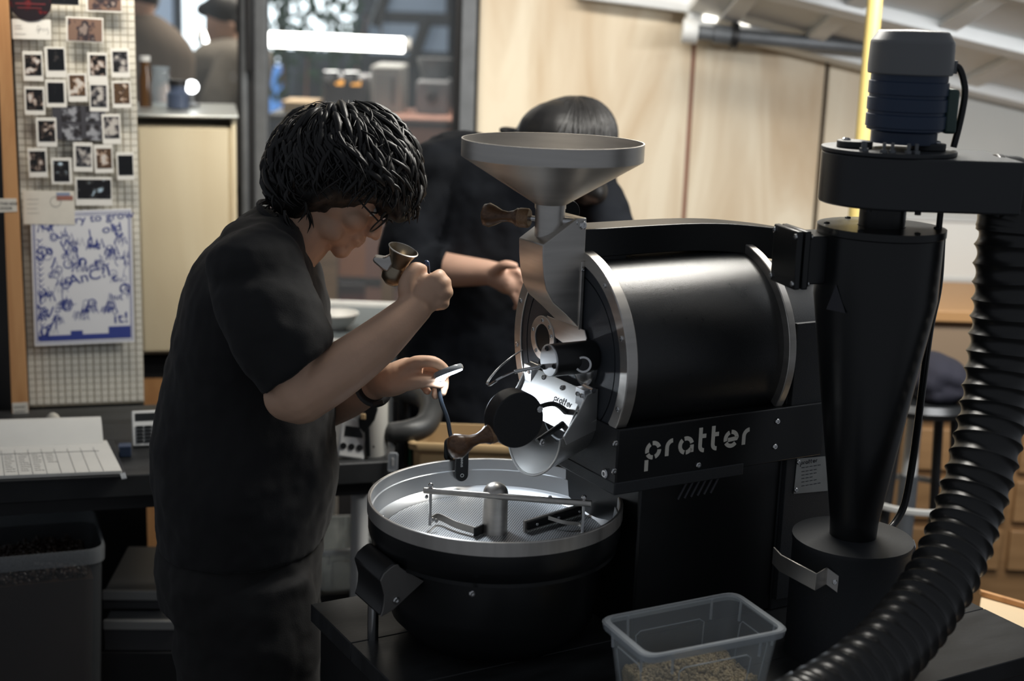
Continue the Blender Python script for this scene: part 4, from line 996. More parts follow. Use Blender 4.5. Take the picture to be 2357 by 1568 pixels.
lo_ = bpy.data.objects.new('lamp_light', l); COL.objects.link(lo_); lo_.location = hc + hn * .003; lo_.rotation_euler = hn.to_track_quat('-Z', 'Y').to_euler()
# ================================================================== LEFT COUNTER AND THE TILED PANEL BEHIND IT
CZ = .80
c0, c1 = atz(-120, 1116, CZ), atz(896, 1062, CZ)
cu = (c1 - c0).normalized(); cn = V((-cu.y, cu.x, 0))
CL = (c1 - c0).length; CD = .50
ctr = thing('side_counter', 'long black counter along the tiled panel behind the standing person', 'counter', V((c0.x, c0.y, 0)), math.atan2(cu.y, cu.x))
slab('worktop', 'blackwood', (0, 0, CZ - .045), (CL, CD, CZ), ctr, bevel=.003)
slab('front_rail', 'black', (0, .02, CZ - .075), (CL - .03, .05, CZ - .045), ctr)
slab('lower_shelf', 'black', (0, .06, .15), (.25, CD, .18), ctr)
slab('middle_shelf', 'black', (.62, .14, .44), (CL - .0, CD + .02, .46), ctr)
for k, x in enumerate((.02, CL - .05)):
    for y in (.05, CD - .05):
        rod('leg', 'white' if k else 'black', (x, y, 0), (x, y, CZ - .045), .019, ctr)
toC = lambda p: V(((V(p) - V(ctr.location)).dot(cu), (V(p) - V(ctr.location)).dot(cn), p[2]))
def onk(px, py, z=CZ): return atz(px, py, z)
# wall plane at the back of the counter
w0 = V((c0.x, c0.y, 0)) + cn * (CD + .002)
def pw(px, py, d=0):
    dd = ray(px, py); t = ((w0 - CAM).dot(cn) - d) / dd.dot(cn); return CAM + dd * t
wl = struct(thing('wall_left', '', ''))
for k in ('label', 'category'): del wl[k]
wl.location = w0 + cn * .02; wl.rotation_euler = (0, 0, math.atan2(cu.y, cu.x))
toL = lambda p: V(((V(p) - V(wl.location)).dot(cu), (V(p) - V(wl.location)).dot(cn), p[2]))
e0, e1 = toL(pw(-300, 500)), toL(pw(327, 500))
xr0 = toL(pw(67, 953)).x; xr1 = toL(pw(333, 945)).x
slab('wall_board', 'black', (e0.x, .004, 0), (xr1, .05, 2.3), wl)
slab('tile_bed', 'grout', (xr0, -.0015, CZ), (xr1, .004, 2.2), wl)
TP = .0148
ncol = int((xr1 - xr0) / TP); TPx = (xr1 - xr0) / ncol
zt0 = CZ + .004
cover = []   # filled below with what hangs on the panel (in panel axes)
def mkcover(x0, y0, x1, y1):
    a, b = toL(pw(x0, y0)), toL(pw(x1, y1)); cover.append((min(a.x, b.x), min(a.z, b.z), max(a.x, b.x), max(a.z, b.z)))
# ---- plank with tape notes
p_ = [pw(-6, 60, .03), pw(24, 60, .03), pw(64, 955, .03), pw(28, 957, .03)]
tr = struct(sheet('trim_2', 'pine', [pw(-10, -30, .03), pw(18, -30, .03), pw(65, 955, .03), pw(28, 957, .03)], cn * .03))
for (q, s1, s2, nm) in (([pw(-4, 457, .0306), pw(38, 457, .0306), pw(40, 487, .0306), pw(-3, 489, .0306)], 'THIS SIDE', 'DOOR', 'tape_note'), ([pw(28, 928, .0306), pw(64, 926, .0306), pw(66, 954, .0306), pw(30, 956, .0306)], 'CLOSE', 'DOOR', 'tape_note')):
    tn = sheet(nm, 'cream', q, cn * .0006, tr)
    uu = (q[1] - q[0]).normalized(); vv = (q[0] - q[3]).normalized()
    if s1 == 'CLOSE':                            # scrawl that cannot be read: strokes only
        b = newbm()
        for zz in (.018, .008): ribbon(b, [(.004 + .0028 * k, zz + .0022 * (-1) ** k) for k in range(9)], .0011, q[3] - cn * .0004, uu, vv, -cn, .0002)
        obj('scrawl', b, 'ink', tn, smooth=False); continue
    text('lettering', s1, .0082, 'ink', frame(q[3] + uu * .003 + vv * .016 - cn * .0004, uu, vv), tn, .0001)
    text('lettering', s2, .0082, 'ink', frame(q[3] + uu * .003 + vv * .006 - cn * .0004, uu, vv), tn, .0001)
# ---- pictures on the panel
def picmat(name, cols, sc_=(70, 70), bias=0.0):
    m, t, b = _nt(name); N, L = t.nodes, t.links
    tc = N.new('ShaderNodeTexCoord'); oi = N.new('ShaderNodeObjectInfo')
    sv = N.new('ShaderNodeVectorMath'); sv.operation = 'SCALE'; sv.inputs[0].default_value = (9.1, 3.7, 5.3); L.new(oi.outputs['Random'], sv.inputs['Scale'])
    ad = N.new('ShaderNodeVectorMath'); L.new(tc.outputs['Object'], ad.inputs[0]); L.new(sv.outputs[0], ad.inputs[1])
    nz = N.new('ShaderNodeTexNoise'); nz.inputs['Scale'].default_value = sc_[0]; nz.inputs['Detail'].default_value = 3; L.new(ad.outputs[0], nz.inputs['Vector'])
    ln = N.new('ShaderNodeVectorMath'); ln.operation = 'LENGTH'; L.new(tc.outputs['Object'], ln.inputs[0])
    mr = N.new('ShaderNodeMapRange'); mr.inputs[1].default_value = 0; mr.inputs[2].default_value = .028; mr.inputs[3].default_value = .10 + bias; mr.inputs[4].default_value = -.12 + bias; L.new(ln.outputs['Value'], mr.inputs[0])
    sm = N.new('ShaderNodeMath'); sm.operation = 'ADD'; L.new(nz.outputs[0], sm.inputs[0]); L.new(mr.outputs[0], sm.inputs[1])
    rp = N.new('ShaderNodeValToRGB'); e = rp.color_ramp.elements
    e[0].position = .46; e[0].color = (*cols[0], 1); e[1].position = .54; e[1].color = (*cols[1], 1)
    for i, c in enumerate(cols[2:]):
        q = e.new(.60 + .06 * i); q.color = (*c, 1)
    L.new(sm.outputs[0], rp.inputs[0]); L.new(rp.outputs[0], b.inputs['Base Color']); b.inputs['Roughness'].default_value = .25
    return m
PM = {'strip': picmat('print_strip', [(.03, .028, .03), (.10, .10, .115), (.22, .23, .25), (.33, .34, .37)], (60, 60), .04),
      'grp': picmat('print_group', [(.012, .012, .013), (.06, .045, .04), (.42, .33, .28), (.62, .60, .58)]),
      'dim': picmat('print_dim', [(.010, .011, .013), (.015, .016, .018), (.05, .045, .045)], bias=-.1),
      'grey': picmat('print_grey', [(.02, .02, .022), (.09, .09, .10), (.25, .23, .22), (.50, .48, .45)], bias=.06),
      'warm': picmat('print_warm', [(.10, .06, .035), (.05, .035, .03), (.40, .28, .2), (.60, .56, .52)], bias=.05),
      'brown': picmat('print_brown', [(.20, .13, .10), (.06, .045, .05), (.03, .03, .035), (.25, .20, .18)], (48, 48)),
      'flash': picmat('print_flash', [(.012, .012, .014), (.05, .05, .05), (.45, .60, .72), (.7, .8, .9)], (48, 48), -.02),
      'red': picmat('print_red', [(.02, .015, .018), (.06, .012, .015), (.18, .02, .02), (.03, .03, .04)], (48, 48))}
Z1 = 1 / 3.136
def card(name, label, cat, card_, inner, pm, group, border='paper', d=.0):
    x0, y0, x1, y1 = [v * Z1 for v in card_]; mkcover(x0 + 2, y0 + 2, x1 - 2, y1 - 2)
    c = pw((x0 + x1) / 2, (y0 + y1) / 2, .0026 + d); t = thing(name, label, cat, c, math.atan2(cu.y, cu.x), group)
    tw, th_ = (pw(x1, y0) - pw(x0, y0)).length / 2, abs((pw(x0, y1) - pw(x0, y0)).z) / 2
    rl = Euler((0, R(random.uniform(-1.5, 1.5)), 0)).to_matrix().to_4x4()
    slab('border', border, (-tw, -.0004, -th_), (tw, .0008, th_), t, M=rl, bevel=.0003)
    if inner:
        a0, b0, a1, b1 = [v * Z1 for v in inner]
        px_, pz_ = (pw((a0 + a1) / 2, y0) - pw((x0 + x1) / 2, y0)).dot(cu), (pw(x0, (b0 + b1) / 2) - pw(x0, (y0 + y1) / 2)).z
        iw, ih = (pw(a1, y0) - pw(a0, y0)).length / 2, abs((pw(x0, b1) - pw(x0, b0)).z) / 2
        o = slab('picture', PM[pm], (-iw, -.0004, -ih), (iw, 0, ih), t, M=None); o.location = (px_, -.0005, pz_); o.rotation_euler = rl.to_euler()
    return t
GP = 'instant photos on the tiled panel'
CARDS = [
 ((165, 370, 310, 585), (180, 395, 300, 545), 'grp', 'instant photo of figures in white, first in the top photo row'),
 ((325, 340, 475, 560), (345, 352, 465, 508), 'dim', 'almost black instant photo, second in the top photo row'),
 ((632, 380, 775, 590), (650, 398, 765, 545), 'grp', 'dark instant photo with one pale figure, third in the top photo row'),
 ((800, 350, 935, 560), (815, 372, 922, 520), 'grey', 'grey-brown instant photo at the right end of the top photo row'),
 ((175, 625, 325, 830), (190, 645, 312, 795), 'grp', 'black instant photo with two small pale figures, left end of the second row'),
 ((330, 575, 480, 775), (345, 597, 462, 742), 'dim', 'instant photo of a dark figure, below the almost black one'),
 ((490, 530, 630, 735), (503, 543, 615, 692), 'warm', 'brown-topped instant photo in the middle of the second row'),
 ((645, 590, 785, 805), (655, 615, 770, 772), 'grey', 'grey instant photo overlapping the strip of four portraits'),
 ((810, 585, 945, 780), (822, 600, 935, 747), 'warm', 'instant photo of figures before a brown wall, right end of the second row'),
 ((262, 850, 410, 1060), (278, 872, 398, 1022), 'grp', 'instant photo touching the left side of the four-portrait strip'),
 ((738, 825, 870, 1040), (752, 843, 860, 998), 'grey', 'instant photo touching the right side of the four-portrait strip'),
 ((205, 1070, 340, 1280), (216, 1092, 330, 1240), 'grp', 'black instant photo with a white figure, left end of the lowest row'),
 ((370, 1140, 520, 1330), (387, 1160, 500, 1310), 'flash', 'instant photo with a greenish pale patch, second in the lowest row'),
 ((530, 1030, 670, 1240), (548, 1055, 658, 1202), 'grey', 'instant photo right below the four-portrait strip, third in the lowest row'),
 ((680, 1045, 815, 1250), (697, 1072, 806, 1215), 'warm', 'instant photo with a large white figure, fourth in the lowest row'),
 ((842, 1100, 968, 1300), (854, 1122, 960, 1265), 'dim', 'nearly black instant photo at the right end of the lowest row')]
for c_, i_, p__, l_ in CARDS: card('instant_photo', l_, 'photo', c_, i_, p__, GP)
card('wide_photo', 'wide instant photo with a bright white oval above the poster', 'photo', (545, 1280, 810, 1485), (558, 1297, 802, 1435), 'flash', None)
card('photo_print', 'brown landscape print of a dark machine, above the photo rows', 'photo', (478, 125, 745, 305), (490, 135, 737, 297), 'brown', None)
card('photo_print', 'brown print cut by the top of the frame', 'photo', (620, -90, 880, 88), (634, -80, 874, 76), 'brown', None)
t = card('note_card', 'white card with a pencil signature at the upper left of the panel', 'card', (88, 140, 370, 285), None, None, None)
for k, (s, x, z, h) in enumerate((('Samuel', .012, -.008, .016),)):
    b = newbm()
    for pts in ([(.010, 0), (.013, .009), (.017, .004), (.013, -.008), (.010, -.002), (.02, .002), (.022, -.004), (.025, .003), (.028, -.003), (.031, .004), (.034, -.006), (.030, -.009)], [(-.034, .006), (-.020, .007)], [(-.034, .001), (-.018, .001)], [(-.034, -.010), (-.012, -.010)]):
        ribbon(b, pts, .0007, V((0, -.0005, 0)), V((1, 0, 0)), V((0, 0, 1)), V((0, -1, 0)), .0002)
    obj('signature', b, 'ink', t)
# dark oval sticker at the top left
x0, y0 = pw(70, 8, .004), pw(70, 8, .004)
t = thing('oval_sticker', 'dark red and black oval sticker at the top left of the panel', 'sticker', pw(70, 6, .0045), math.atan2(cu.y, cu.x))
b = newbm(); prism(b, [(.042 * cos(a), .038 * sin(a)) for a in [2 * pi * k / 40 for k in range(40)]], (0, 0, 0), (1, 0, 0), (0, 0, 1), (0, .0008, 0)); obj('disc', b, PM['red'], t)
b = newbm(); box(b, (-.030, -.0005, -.004), (.03, 0, -.001)); box(b, (-.026, -.0005, -.012), (.022, 0, -.010)); obj('stripe', b, mat('wine', (.13, .02, .025), .5), t)
mkcover(28, 0, 114, 45)
t = card('photo_print', 'black print strip at the top of the panel beside the oval sticker', 'photo', (345, -60, 572, 34), (350, -55, 568, 30), 'dim', None)
# strip of four portraits
t = card('portrait_strip', 'dark strip of four double portraits in the middle of the panel', 'photo', (382, 765, 742, 1005), None, None, None, border='ink', d=-.0008)
for i in range(2):
    for j in range(2):
        o = slab('picture', PM['strip'], (-.020, -.0004, -.017), (.020, 0, .017), t); o.location = (-.013 + .050 * i, -.0005, .019 - .040 * j)
# letter
t = card('letter', 'cream letter with a stamp pinned over the poster corner', 'letter', (168, 1378, 540, 1622), None, None, None, 'cream', d=.0012)
slab('stamp', mat('stamp_red', (.30, .13, .10), .6), (.016, -.0007, .016), (.050, -.0003, .026), t); slab('stamp', mat('stamp_blue', (.22, .27, .38), .6), (.016, -.0007, .026), (.044, -.0003, .033), t)
b = newbm(); lathe(b, [(.0105, 0), (.0112, 0), (.0112, .0003), (.0105, .0003)], (.014, -.0005, .013), (0, -1, 0), 32, closed_prof=True); obj('postmark', b, 'grey', t)
for k in range(4): slab('writing_line', 'grey', (-.045, -.0006, .018 - .010 * k), (-.045 + random.uniform(.02, .035), -.0003, .0186 - .010 * k), t)
# ---- poster
P = [pw(70, 488, .0035), pw(303, 480, .0035), pw(310, 787, .0035), pw(80, 797, .0035)]
mkcover(80, 490, 305, 788)
po = thing('poster', 'white poster with dense blue hand-drawn doodles and lettering', 'poster', (P[0] + P[2]) / 2)
PO = V(po.location)
sheet('sheet', mat('poster_paper', (.70, .71, .74), .6), [p - PO for p in P], cn * .0006, po)
def pq(s, t_): return (P[0] * (1 - s) + P[1] * s) * (1 - t_) + (P[3] * (1 - s) + P[2] * s) * t_ - PO - cn * .0004
PU, PV = (P[1] - P[0]), (P[0] - P[3])
def pr(bm, pts, w):
    q = [pq(*p) for p in pts]; L_, R_ = [], []
    for i, p in enumerate(q):
        d = (q[min(i + 1, len(q) - 1)] - q[max(0, i - 1)]).normalized(); n = d.cross(cn).normalized() * w / 2; L_.append(p + n); R_.append(p - n)
    quad_strip(bm, [[l, r, r + cn * .0003, l + cn * .0003] for l, r in zip(L_, R_)])
bm = newbm()
for m_ in (.02, .035):
    pr(bm, [(m_, m_), (1 - m_, m_), (1 - m_, 1 - m_), (m_, 1 - m_), (m_, m_)], .0013)
obj('border_line', bm, 'blueink', po, smooth=False)
rnd = random.Random(21); bm = newbm()
spots = [(.15, .12), (.12, .3), (.3, .2), (.45, .25), (.62, .25), (.85, .22), (.9, .36), (.75, .32), (.35, .36), (.2, .45), (.5, .4), (.65, .42), (.85, .5), (.12, .6), (.3, .55), (.1, .75), (.2, .8), (.45, .75), (.55, .7), (.3, .7), (.9, .62), (.72, .72), (.12, .9)]
for (s, t_) in spots:
    for k in range(7):
        kind = rnd.random(); r = rnd.uniform(.018, .05); a0 = rnd.uniform(0, 6); cx_, cz_ = s + rnd.uniform(-.06, .06), t_ + rnd.uniform(-.04, .04)
        cl = lambda v: min(.955, max(.045, v))
        if kind < .35: pts = [(cl(cx_ + r * cos(a0 + a)), cl(cz_ + r * .75 * sin(a0 + a))) for a in [k_ * .5 for k_ in range(11)]]
        elif kind < .7: pts = [(cl(cx_ + (k_ - 3) * r * .5), cl(cz_ + r * .7 * (-1) ** k_)) for k_ in range(7)]
        else: pts = [(cl(cx_ + r * k_ * .5 * cos(a0)), cl(cz_ + r * k_ * .5 * sin(a0) + .01 * sin(k_))) for k_ in range(5)]
        pr(bm, pts, rnd.choice((.0009, .0015, .0026, .0034)))
for k in range(16):   # leafy vine down the left side, rays, wheel
    t_ = .2 + .042 * k; pr(bm, [(.055, t_), (.085, t_ + .02), (.06, t_ + .03)], .0022); pr(bm, [(.11, t_), (.08, t_ + .02)], .0012)
for k in range(9): pr(bm, [(.30 - .018 * k, .70 + .022 * k), (.25 - .018 * k, .69 + .03 * k)], .0022)
for r in (.05, .03): pr(bm, [(.33 + r * cos(a), .70 + r * .85 * sin(a)) for a in [k * .35 for k in range(19)]], .0022)
for a in range(10): pr(bm, [(.22 + .02 * cos(a * .63), .19 + .016 * sin(a * .63)), (.22 + .045 * cos(a * .63), .19 + .035 * sin(a * .63))], .0022)
obj('doodle', bm, 'blueink', po, smooth=False)
bm = newbm()
for (s0, t0, s1, t1) in ((.05, .925, .96, .965), (.36, .895, .48, .925), (.74, .875, .96, .925)): 
    poly3(bm, [pq(s0, t0), pq(s1, t0), pq(s1, t1), pq(s0, t1)], cn * .0002)
obj('print_band', bm, 'blueink', po, smooth=False)
for (s, x, y, sz, rot, k) in (('ry to grow', .43, .075, .024, 4, 1.2), ('old', .70, .155, .026, 8, 1.3), ('AnC?I', .36, .535, .034, 12, 1.1), ('but', .76, .65, .020, -2, 1), ('it!', .79, .83, .034, 2, 1.2)):
    q = pq(x, y + .02); Mx = frame(q - cn * .0002, PU, PV) @ Matrix.Rotation(R(rot), 4, 'Z') @ Matrix.Shear('XY', 4, (.0, .0)) 
    text('lettering', s, sz, 'blueink', Mx, po, .0001, 'LEFT', k)
# ---- tiles: each one lifts away; those uncovered and nearest the middle first
me_t = None; free_, hid = [], []
nrow = int((1.95 - zt0) / TP)
for r_ in range(nrow):
    for c_ in range(ncol):
        x, z = xr0 + TPx * (c_ + .5), zt0 + TP * (r_ + .5)
        cov = any(a - .002 < x < c - -.002 and b - .002 < z < d + .002 for a, b, c, d in cover)
        (hid if cov else free_).append((x, z))
h_ = .0066
def tile_geo(bm, x, y, z):
    box(bm, (x - h_, y - .0024, z - h_), (x + h_, y, z + h_))
for i, (x, z) in enumerate(free_[:300]):
    if me_t is None:
        b = newbm(); tile_geo(b, 0, 0, 0); o = obj('tile', b, 'tile', wl, bevel=.0007, smooth=False); me_t = o
    else:
        o = me_t.copy(); COL.objects.link(o)
    o.location = (x, -.0012 - random.uniform(0, .0003), z); o.rotation_euler = (random.uniform(-.012, .012), 0, random.uniform(-.012, .012))
b = newbm()
for x, z in free_[300:] + hid:
    box(b, (x - h_, -.0032, z - h_), (x + h_, -.001, z + h_))
o = obj('tile', b, 'tile', wl, smooth=False); o['kind'] = 'stuff'
# ================================================================== THINGS ON THE LEFT COUNTER
lz = CZ + .012
LB = thing('ledger', 'open ledger with ruled handwritten pages and a folded-back page', 'notebook', onk(120, 1075))
o_ = V(LB.location)
K = lambda px, py, z: atz(px, py, z) - o_
sheet('cover', 'gloss', [K(-90, 1030, CZ + .004), K(262, 1018, CZ + .004), K(291, 1100, CZ + .004), K(-90, 1117, CZ + .004)], (0, 0, .004), LB, bevel=.001)
pg = sheet('page_block', 'paper', [K(-90, 1034, lz - .004), K(246, 1022, lz - .004), K(281, 1092, lz - .004), K(-90, 1108, lz - .004)], (0, 0, .008), LB, bevel=.0012)
b = newbm(); rings = []
for i in range(9):
    t = i / 8; py = 1024 - 26 * sin(t * pi * .62); z = lz + .004 + .045 * sin(t * pi * .8)
    d_ = cn * (.075 * t)
    rings.append([K(-90, 1034, lz + .003) + d_ + V((0, 0, .042 * sin(t * pi * .72))), K(238 - 6 * t, 1021, lz + .003) + d_ + V((0, 0, .040 * sin(t * pi * .72)))])
q = [r + [r[1] + V((0, -.0005, .0012)), r[0] + V((0, -.0005, .0012))] for r in rings]
quad_strip(b, q); obj('folded_page', b, 'paper', LB)
qa, qb, qc, qd = K(-90, 1035, lz + .0045), K(244, 1024, lz + .0045), K(278, 1091, lz + .0045), K(-90, 1107, lz + .0045)
bl_ = lambda s, t: (qa * (1 - s) + qb * s) * (1 - t) + (qd * (1 - s) + qc * s) * t
b = newbm()
for s in (.27, .36, .45, .54, .63, .72, .81, .90):
    poly3(b, [bl_(s, .08), bl_(s + .002, .08), bl_(s + .002, .9), bl_(s, .9)], (0, 0, .0002))
poly3(b, [bl_(.1, .2), bl_(.93, .2), bl_(.93, .21), bl_(.1, .21)], (0, 0, .0002))
obj('ruled_line', b, 'grey', LB, smooth=False)
b = newbm(); rnd = random.Random(5)
for col in (.28, .375, .465, .56):
    for r_ in range(9 if col < .5 else 5):
        t0 = .26 + .065 * r_; w = rnd.uniform(.04, .075)
        pts = [bl_(col + w * k / 7, t0 + .014 * (-1) ** k * rnd.random()) for k in range(8)]
        for k in range(7):
            a, c = pts[k], pts[k + 1]; n = V((0, .0011, 0)); poly3(b, [a, c, c + n, a + n], (0, 0, .0002))
obj('handwriting', b, 'ink', LB, smooth=False)
sheet('page_tab', 'plasr', [K(276, 1092, lz - .002), K(288, 1090, lz - .002), K(292, 1102, lz - .002), K(280, 1104, lz - .002)], (0, 0, .002), LB)
cl_ = thing('cloth', 'crumpled cream cloth behind the ledger', 'cloth', onk(115, 1010))
b = newbm(); o_ = V(cl_.location)
for (px, py, r, h) in ((55, 1012, .030, .006), (85, 1006, .034, .010), (118, 1004, .032, .018), (124, 1004, .018, .026), (150, 1010, .022, .010)):
    ball(b, onk(px, py) - o_ + V((0, 0, h + .001)), (r, r * .8, h), 14, 8)
remesh('folds', b, mat('cloth_cream', (.55, .52, .45), .9, bump=.3, bscale=120), .005, cl_, 5)
ca = thing('calculator', 'white desk calculator propped up with a grey display and black keys', 'calculator', onk(335, 1034), math.atan2(cu.y, cu.x))
Mt = Matrix.Translation((0, .008, .004)) @ Euler((R(-24), 0, 0)).to_matrix().to_4x4()
def tilt(lo, hi, nm, m, bev=.001):
    b = newbm(); box(b, lo, hi, Mt); return obj(nm, b, m, ca, bevel=bev)
CW = .035
tilt((-.0255, 0, 0), (.055, .012, .074), 'body', 'white', .003)
tilt((-.0185, -.0012, .052), (.048, .0005, .068), 'display', 'dark', .0004)
tilt((-.0185, -.0008, .006), (.048, .0005, .043), 'key_bed', mat('pale_grey', (.45, .46, .46), .5), .0004)
for r_ in range(5):
    for c_ in range(4):
        tilt((-.0165 + .0163 * c_, -.004, .0075 + .0072 * r_), (-.0030 + .0163 * c_, -.0005, .0128 + .0072 * r_), 'key', 'gloss', .0008)
tilt((.0, .012, .0), (.03, .030, .012), 'stand', 'gloss', .002)
ph = thing('card_wallet', 'small dark blue glossy wallet left of the calculator', 'wallet', onk(288, 1048), math.atan2(cu.y, cu.x))
slab('body', mat('navy_gloss', (.03, .045, .08), .2), (-.012, -.016, 0), (.012, .016, .022), ph, bevel=.002); slab('flap', mat('navy_flap', (.05, .07, .12), .25), (-.0125, -.0165, .019), (.0125, .004, .0235), ph, bevel=.0008)
# ---- below the counter
BZ2 = .665
cs = [atz(-170, 1195, BZ2), atz(212, 1168, BZ2), atz(240, 1262, BZ2), atz(-190, 1300, BZ2)]
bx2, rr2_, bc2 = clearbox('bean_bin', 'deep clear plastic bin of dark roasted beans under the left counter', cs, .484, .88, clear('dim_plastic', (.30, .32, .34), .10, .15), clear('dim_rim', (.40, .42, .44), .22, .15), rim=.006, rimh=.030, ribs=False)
rb = thing('roasted_beans', 'dark roasted coffee beans inside the deep bin under the counter', 'coffee beans', V(bx2.location) + V((0, 0, .003)))
o_ = V(rb.location); b = newbm()
f = lambda s, k, z: V((lambda p: ((p.x - bc2.x) * k + bc2.x - o_.x, (p.y - bc2.y) * k + bc2.y - o_.y, z))(cs[0].lerp(cs[1], s[0]) * (1 - s[1]) + cs[3].lerp(cs[2], s[0]) * s[1]))
quad_strip(b, [[f(s, k, z) for s in ((.03, .03), (.97, .03), (.97, .97), (.03, .97))] for k, z in ((.82, 0), (.93, .415))]); obj('bean_mass', b, 'rbean', rb)
b = newbm(); rnd = random.Random(4)
for i in range(1200):
    s = (rnd.uniform(.06, .94), rnd.uniform(.06, .94)); p = f(s, .93, .416 + .018 * math.exp(-((s[0] - .72) ** 2) / .06) * rnd.random() + rnd.uniform(-.003, .004))
    ball(b, p, (.0055, .0042, .003), 6, 4, Euler((rnd.uniform(0, 6), rnd.uniform(0, 6), 0)).to_matrix())
bs = obj('beans', b, 'rbean', rb); bs['kind'] = 'stuff'
for k, (ya, yb, yc, xr_, lab) in enumerate(((1430, 1502, 1448, 402, 'dark drawer tray with its lit edge painted as a pale lip beside the bean bin, lower of two'), (1362, 1428, 1384, 372, 'dark drawer tray with its lit edge painted as a pale lip beside the bean bin, upper of two'))):
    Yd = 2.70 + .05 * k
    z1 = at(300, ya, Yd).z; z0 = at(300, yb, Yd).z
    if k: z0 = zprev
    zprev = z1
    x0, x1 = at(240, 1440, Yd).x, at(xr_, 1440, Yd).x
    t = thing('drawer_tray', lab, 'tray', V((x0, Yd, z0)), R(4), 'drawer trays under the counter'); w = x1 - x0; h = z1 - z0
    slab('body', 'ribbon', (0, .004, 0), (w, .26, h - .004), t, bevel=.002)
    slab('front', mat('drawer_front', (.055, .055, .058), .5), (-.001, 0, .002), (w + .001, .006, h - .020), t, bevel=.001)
    slab('lip', mat('lit_edge_lip', (.30, .30, .29), .5), (-.002, -.004, h - .020), (w + .002, .008, h), t, bevel=.002)  # pale tone puts the lit top edge into the colour
slab_ = thing('tray_plinth', 'black plinth under the two drawer trays', 'plinth', V((at(240, 1440, 2.7).x, 2.70, 0)), R(4))
zl = at(300, 1502, 2.70).z
slab('body', 'black', (-.01, -.004, 0.03), (.17, .27, zl), slab_, bevel=.002); slab('foot', 'grey', (.0, .01, 0), (.15, .25, .03), slab_)
# ---- right end of the counter
tm = thing('timer', 'white square digital timer with three round buttons', 'timer', onk(806, 1058, CZ), math.atan2(cu.y, cu.x) + R(-14))
Mt = Matrix.Translation((0, 0, .001)) @ Euler((R(-14), R(6), 0)).to_matrix().to_4x4()
def tb_(lo, hi, nm, m, bev, par=None, segs=3):
    b = newbm(); box(b, lo, hi, Mt); return obj(nm, b, m, par or tm, bevel=bev, segs=segs)
tb_((-.028, 0, .0), (.028, .013, .082), 'case', 'white', .0055)
tb_((-.018, -.0012, .045), (.019, .0004, .066), 'screen', 'dark', .0006)
for k in range(3):
    b = newbm(); cyl(b, (-.017 + .0165 * k, .0004, .025), (-.017 + .0165 * k, -.002, .025), .0065, n=24); b.transform(Mt) if hasattr(b, 'transform') else bmesh.ops.transform(b, matrix=Mt, verts=b.verts); obj('button', b, 'gloss', tm, bevel=.0006)
wcn = thing('white_canister', 'tall white cylindrical canister with a maker label behind the timer', 'canister', onk(855, 1050) + cn * .02)
b = newbm(); lathe(b, [(0, 0), (.035, 0), (.0365, .003), (.0365, .168), (.034, .172), (0, .172)], n=56); obj('body', b, mat('ivory', (.66, .64, .58), .35), wcn, angle=30)
b = newbm(); lathe(b, [(0, .172), (.030, .172), (.030, .184), (0, .186)], n=40); obj('lid', b, 'gloss', wcn, bevel=.001)
b = newbm(); lathe(b, [(.0366, .018), (.0369, .018), (.0369, .034), (.0366, .034)], (0, 0, 0), (0, 0, 1), 24, R(-112) , R(-20), closed_prof=True); lb = obj('label', b, mat('label_white', (.74, .74, .70), .5), wcn)
a_, b__ = basis(V((0, 0, 1)))
text('lettering', 'acaia', .0125, 'ink', frame(V((-.010, -.0376, .0225)), V((1, .12, 0)), V((0, 0, 1))), lb, .0001)
sl = thing('coffee_scoop', 'glossy black curved scoop leaning on the white canister', 'scoop', onk(845, 1052) - cn * .02)
o_ = V(sl.location); Ys = sl.location.y + .0
pts = [at(x, y, Ys) - o_ for x, y in ((843, 915), (866, 922), (869, 945), (862, 968), (850, 985), (838, 998), (826, 985), (824, 965), (836, 948), (838, 932))]
b = newbm(); poly3(b, pts, (0, .012, 0)); obj('scoop_bowl', b, 'gloss', sl, bevel=.003)
pts = [at(x, y, Ys) - o_ for x, y in ((838, 985), (850, 985), (852, 1053), (842, 1053))]
b = newbm(); poly3(b, [p + V((0, .002, 0)) for p in pts], (0, .007, 0)); obj('handle', b, 'gloss', sl, bevel=.002)
b = newbm(); c_ = at(836, 959, Ys) - o_; box(b, c_ + V((-.005, -.002, -.006)), c_ + V((.005, .001, .006))); obj('tag', b, 'tan', sl, bevel=.001)  # tan highlight on the black scoop, painted as a small block
cp = thing('shelf_clip', 'small translucent plastic clip on the counter end', 'clip', onk(903, 1066) + cu * .006)
o_ = V(cp.location); q = [at(x, y, cp.location.y) - o_ for x, y in ((893, 1048), (897, 1043), (912, 1043), (916, 1048), (915, 1082), (911, 1086), (895, 1086), (892, 1082))]
b = newbm(); poly3(b, q, (0, .006, 0)); obj('body', b, 'plasr', cp, bevel=.001)
q = [at(x, y, cp.location.y) - o_ + V((0, -.0008, 0)) for x, y in ((902, 1055), (906, 1055), (906, 1072), (902, 1072))]
b = newbm(); poly3(b, q, (0, .002, 0)); obj('slot', b, 'white', cp)
# clear tub below
BZ3 = .565
cs = [atz(715, 1192, BZ3), atz(812, 1186, BZ3), atz(866, 1258, BZ3), atz(735, 1268, BZ3)]
bx3, _a, _b = clearbox('storage_tub', 'frosted clear plastic tub below the counter, behind the bench corner', cs, .10, .9, clear('frosted_plastic', (.75, .79, .78), .38, .4), clear('frosted_rim', (.85, .88, .88), .7, .4), rim=.006)
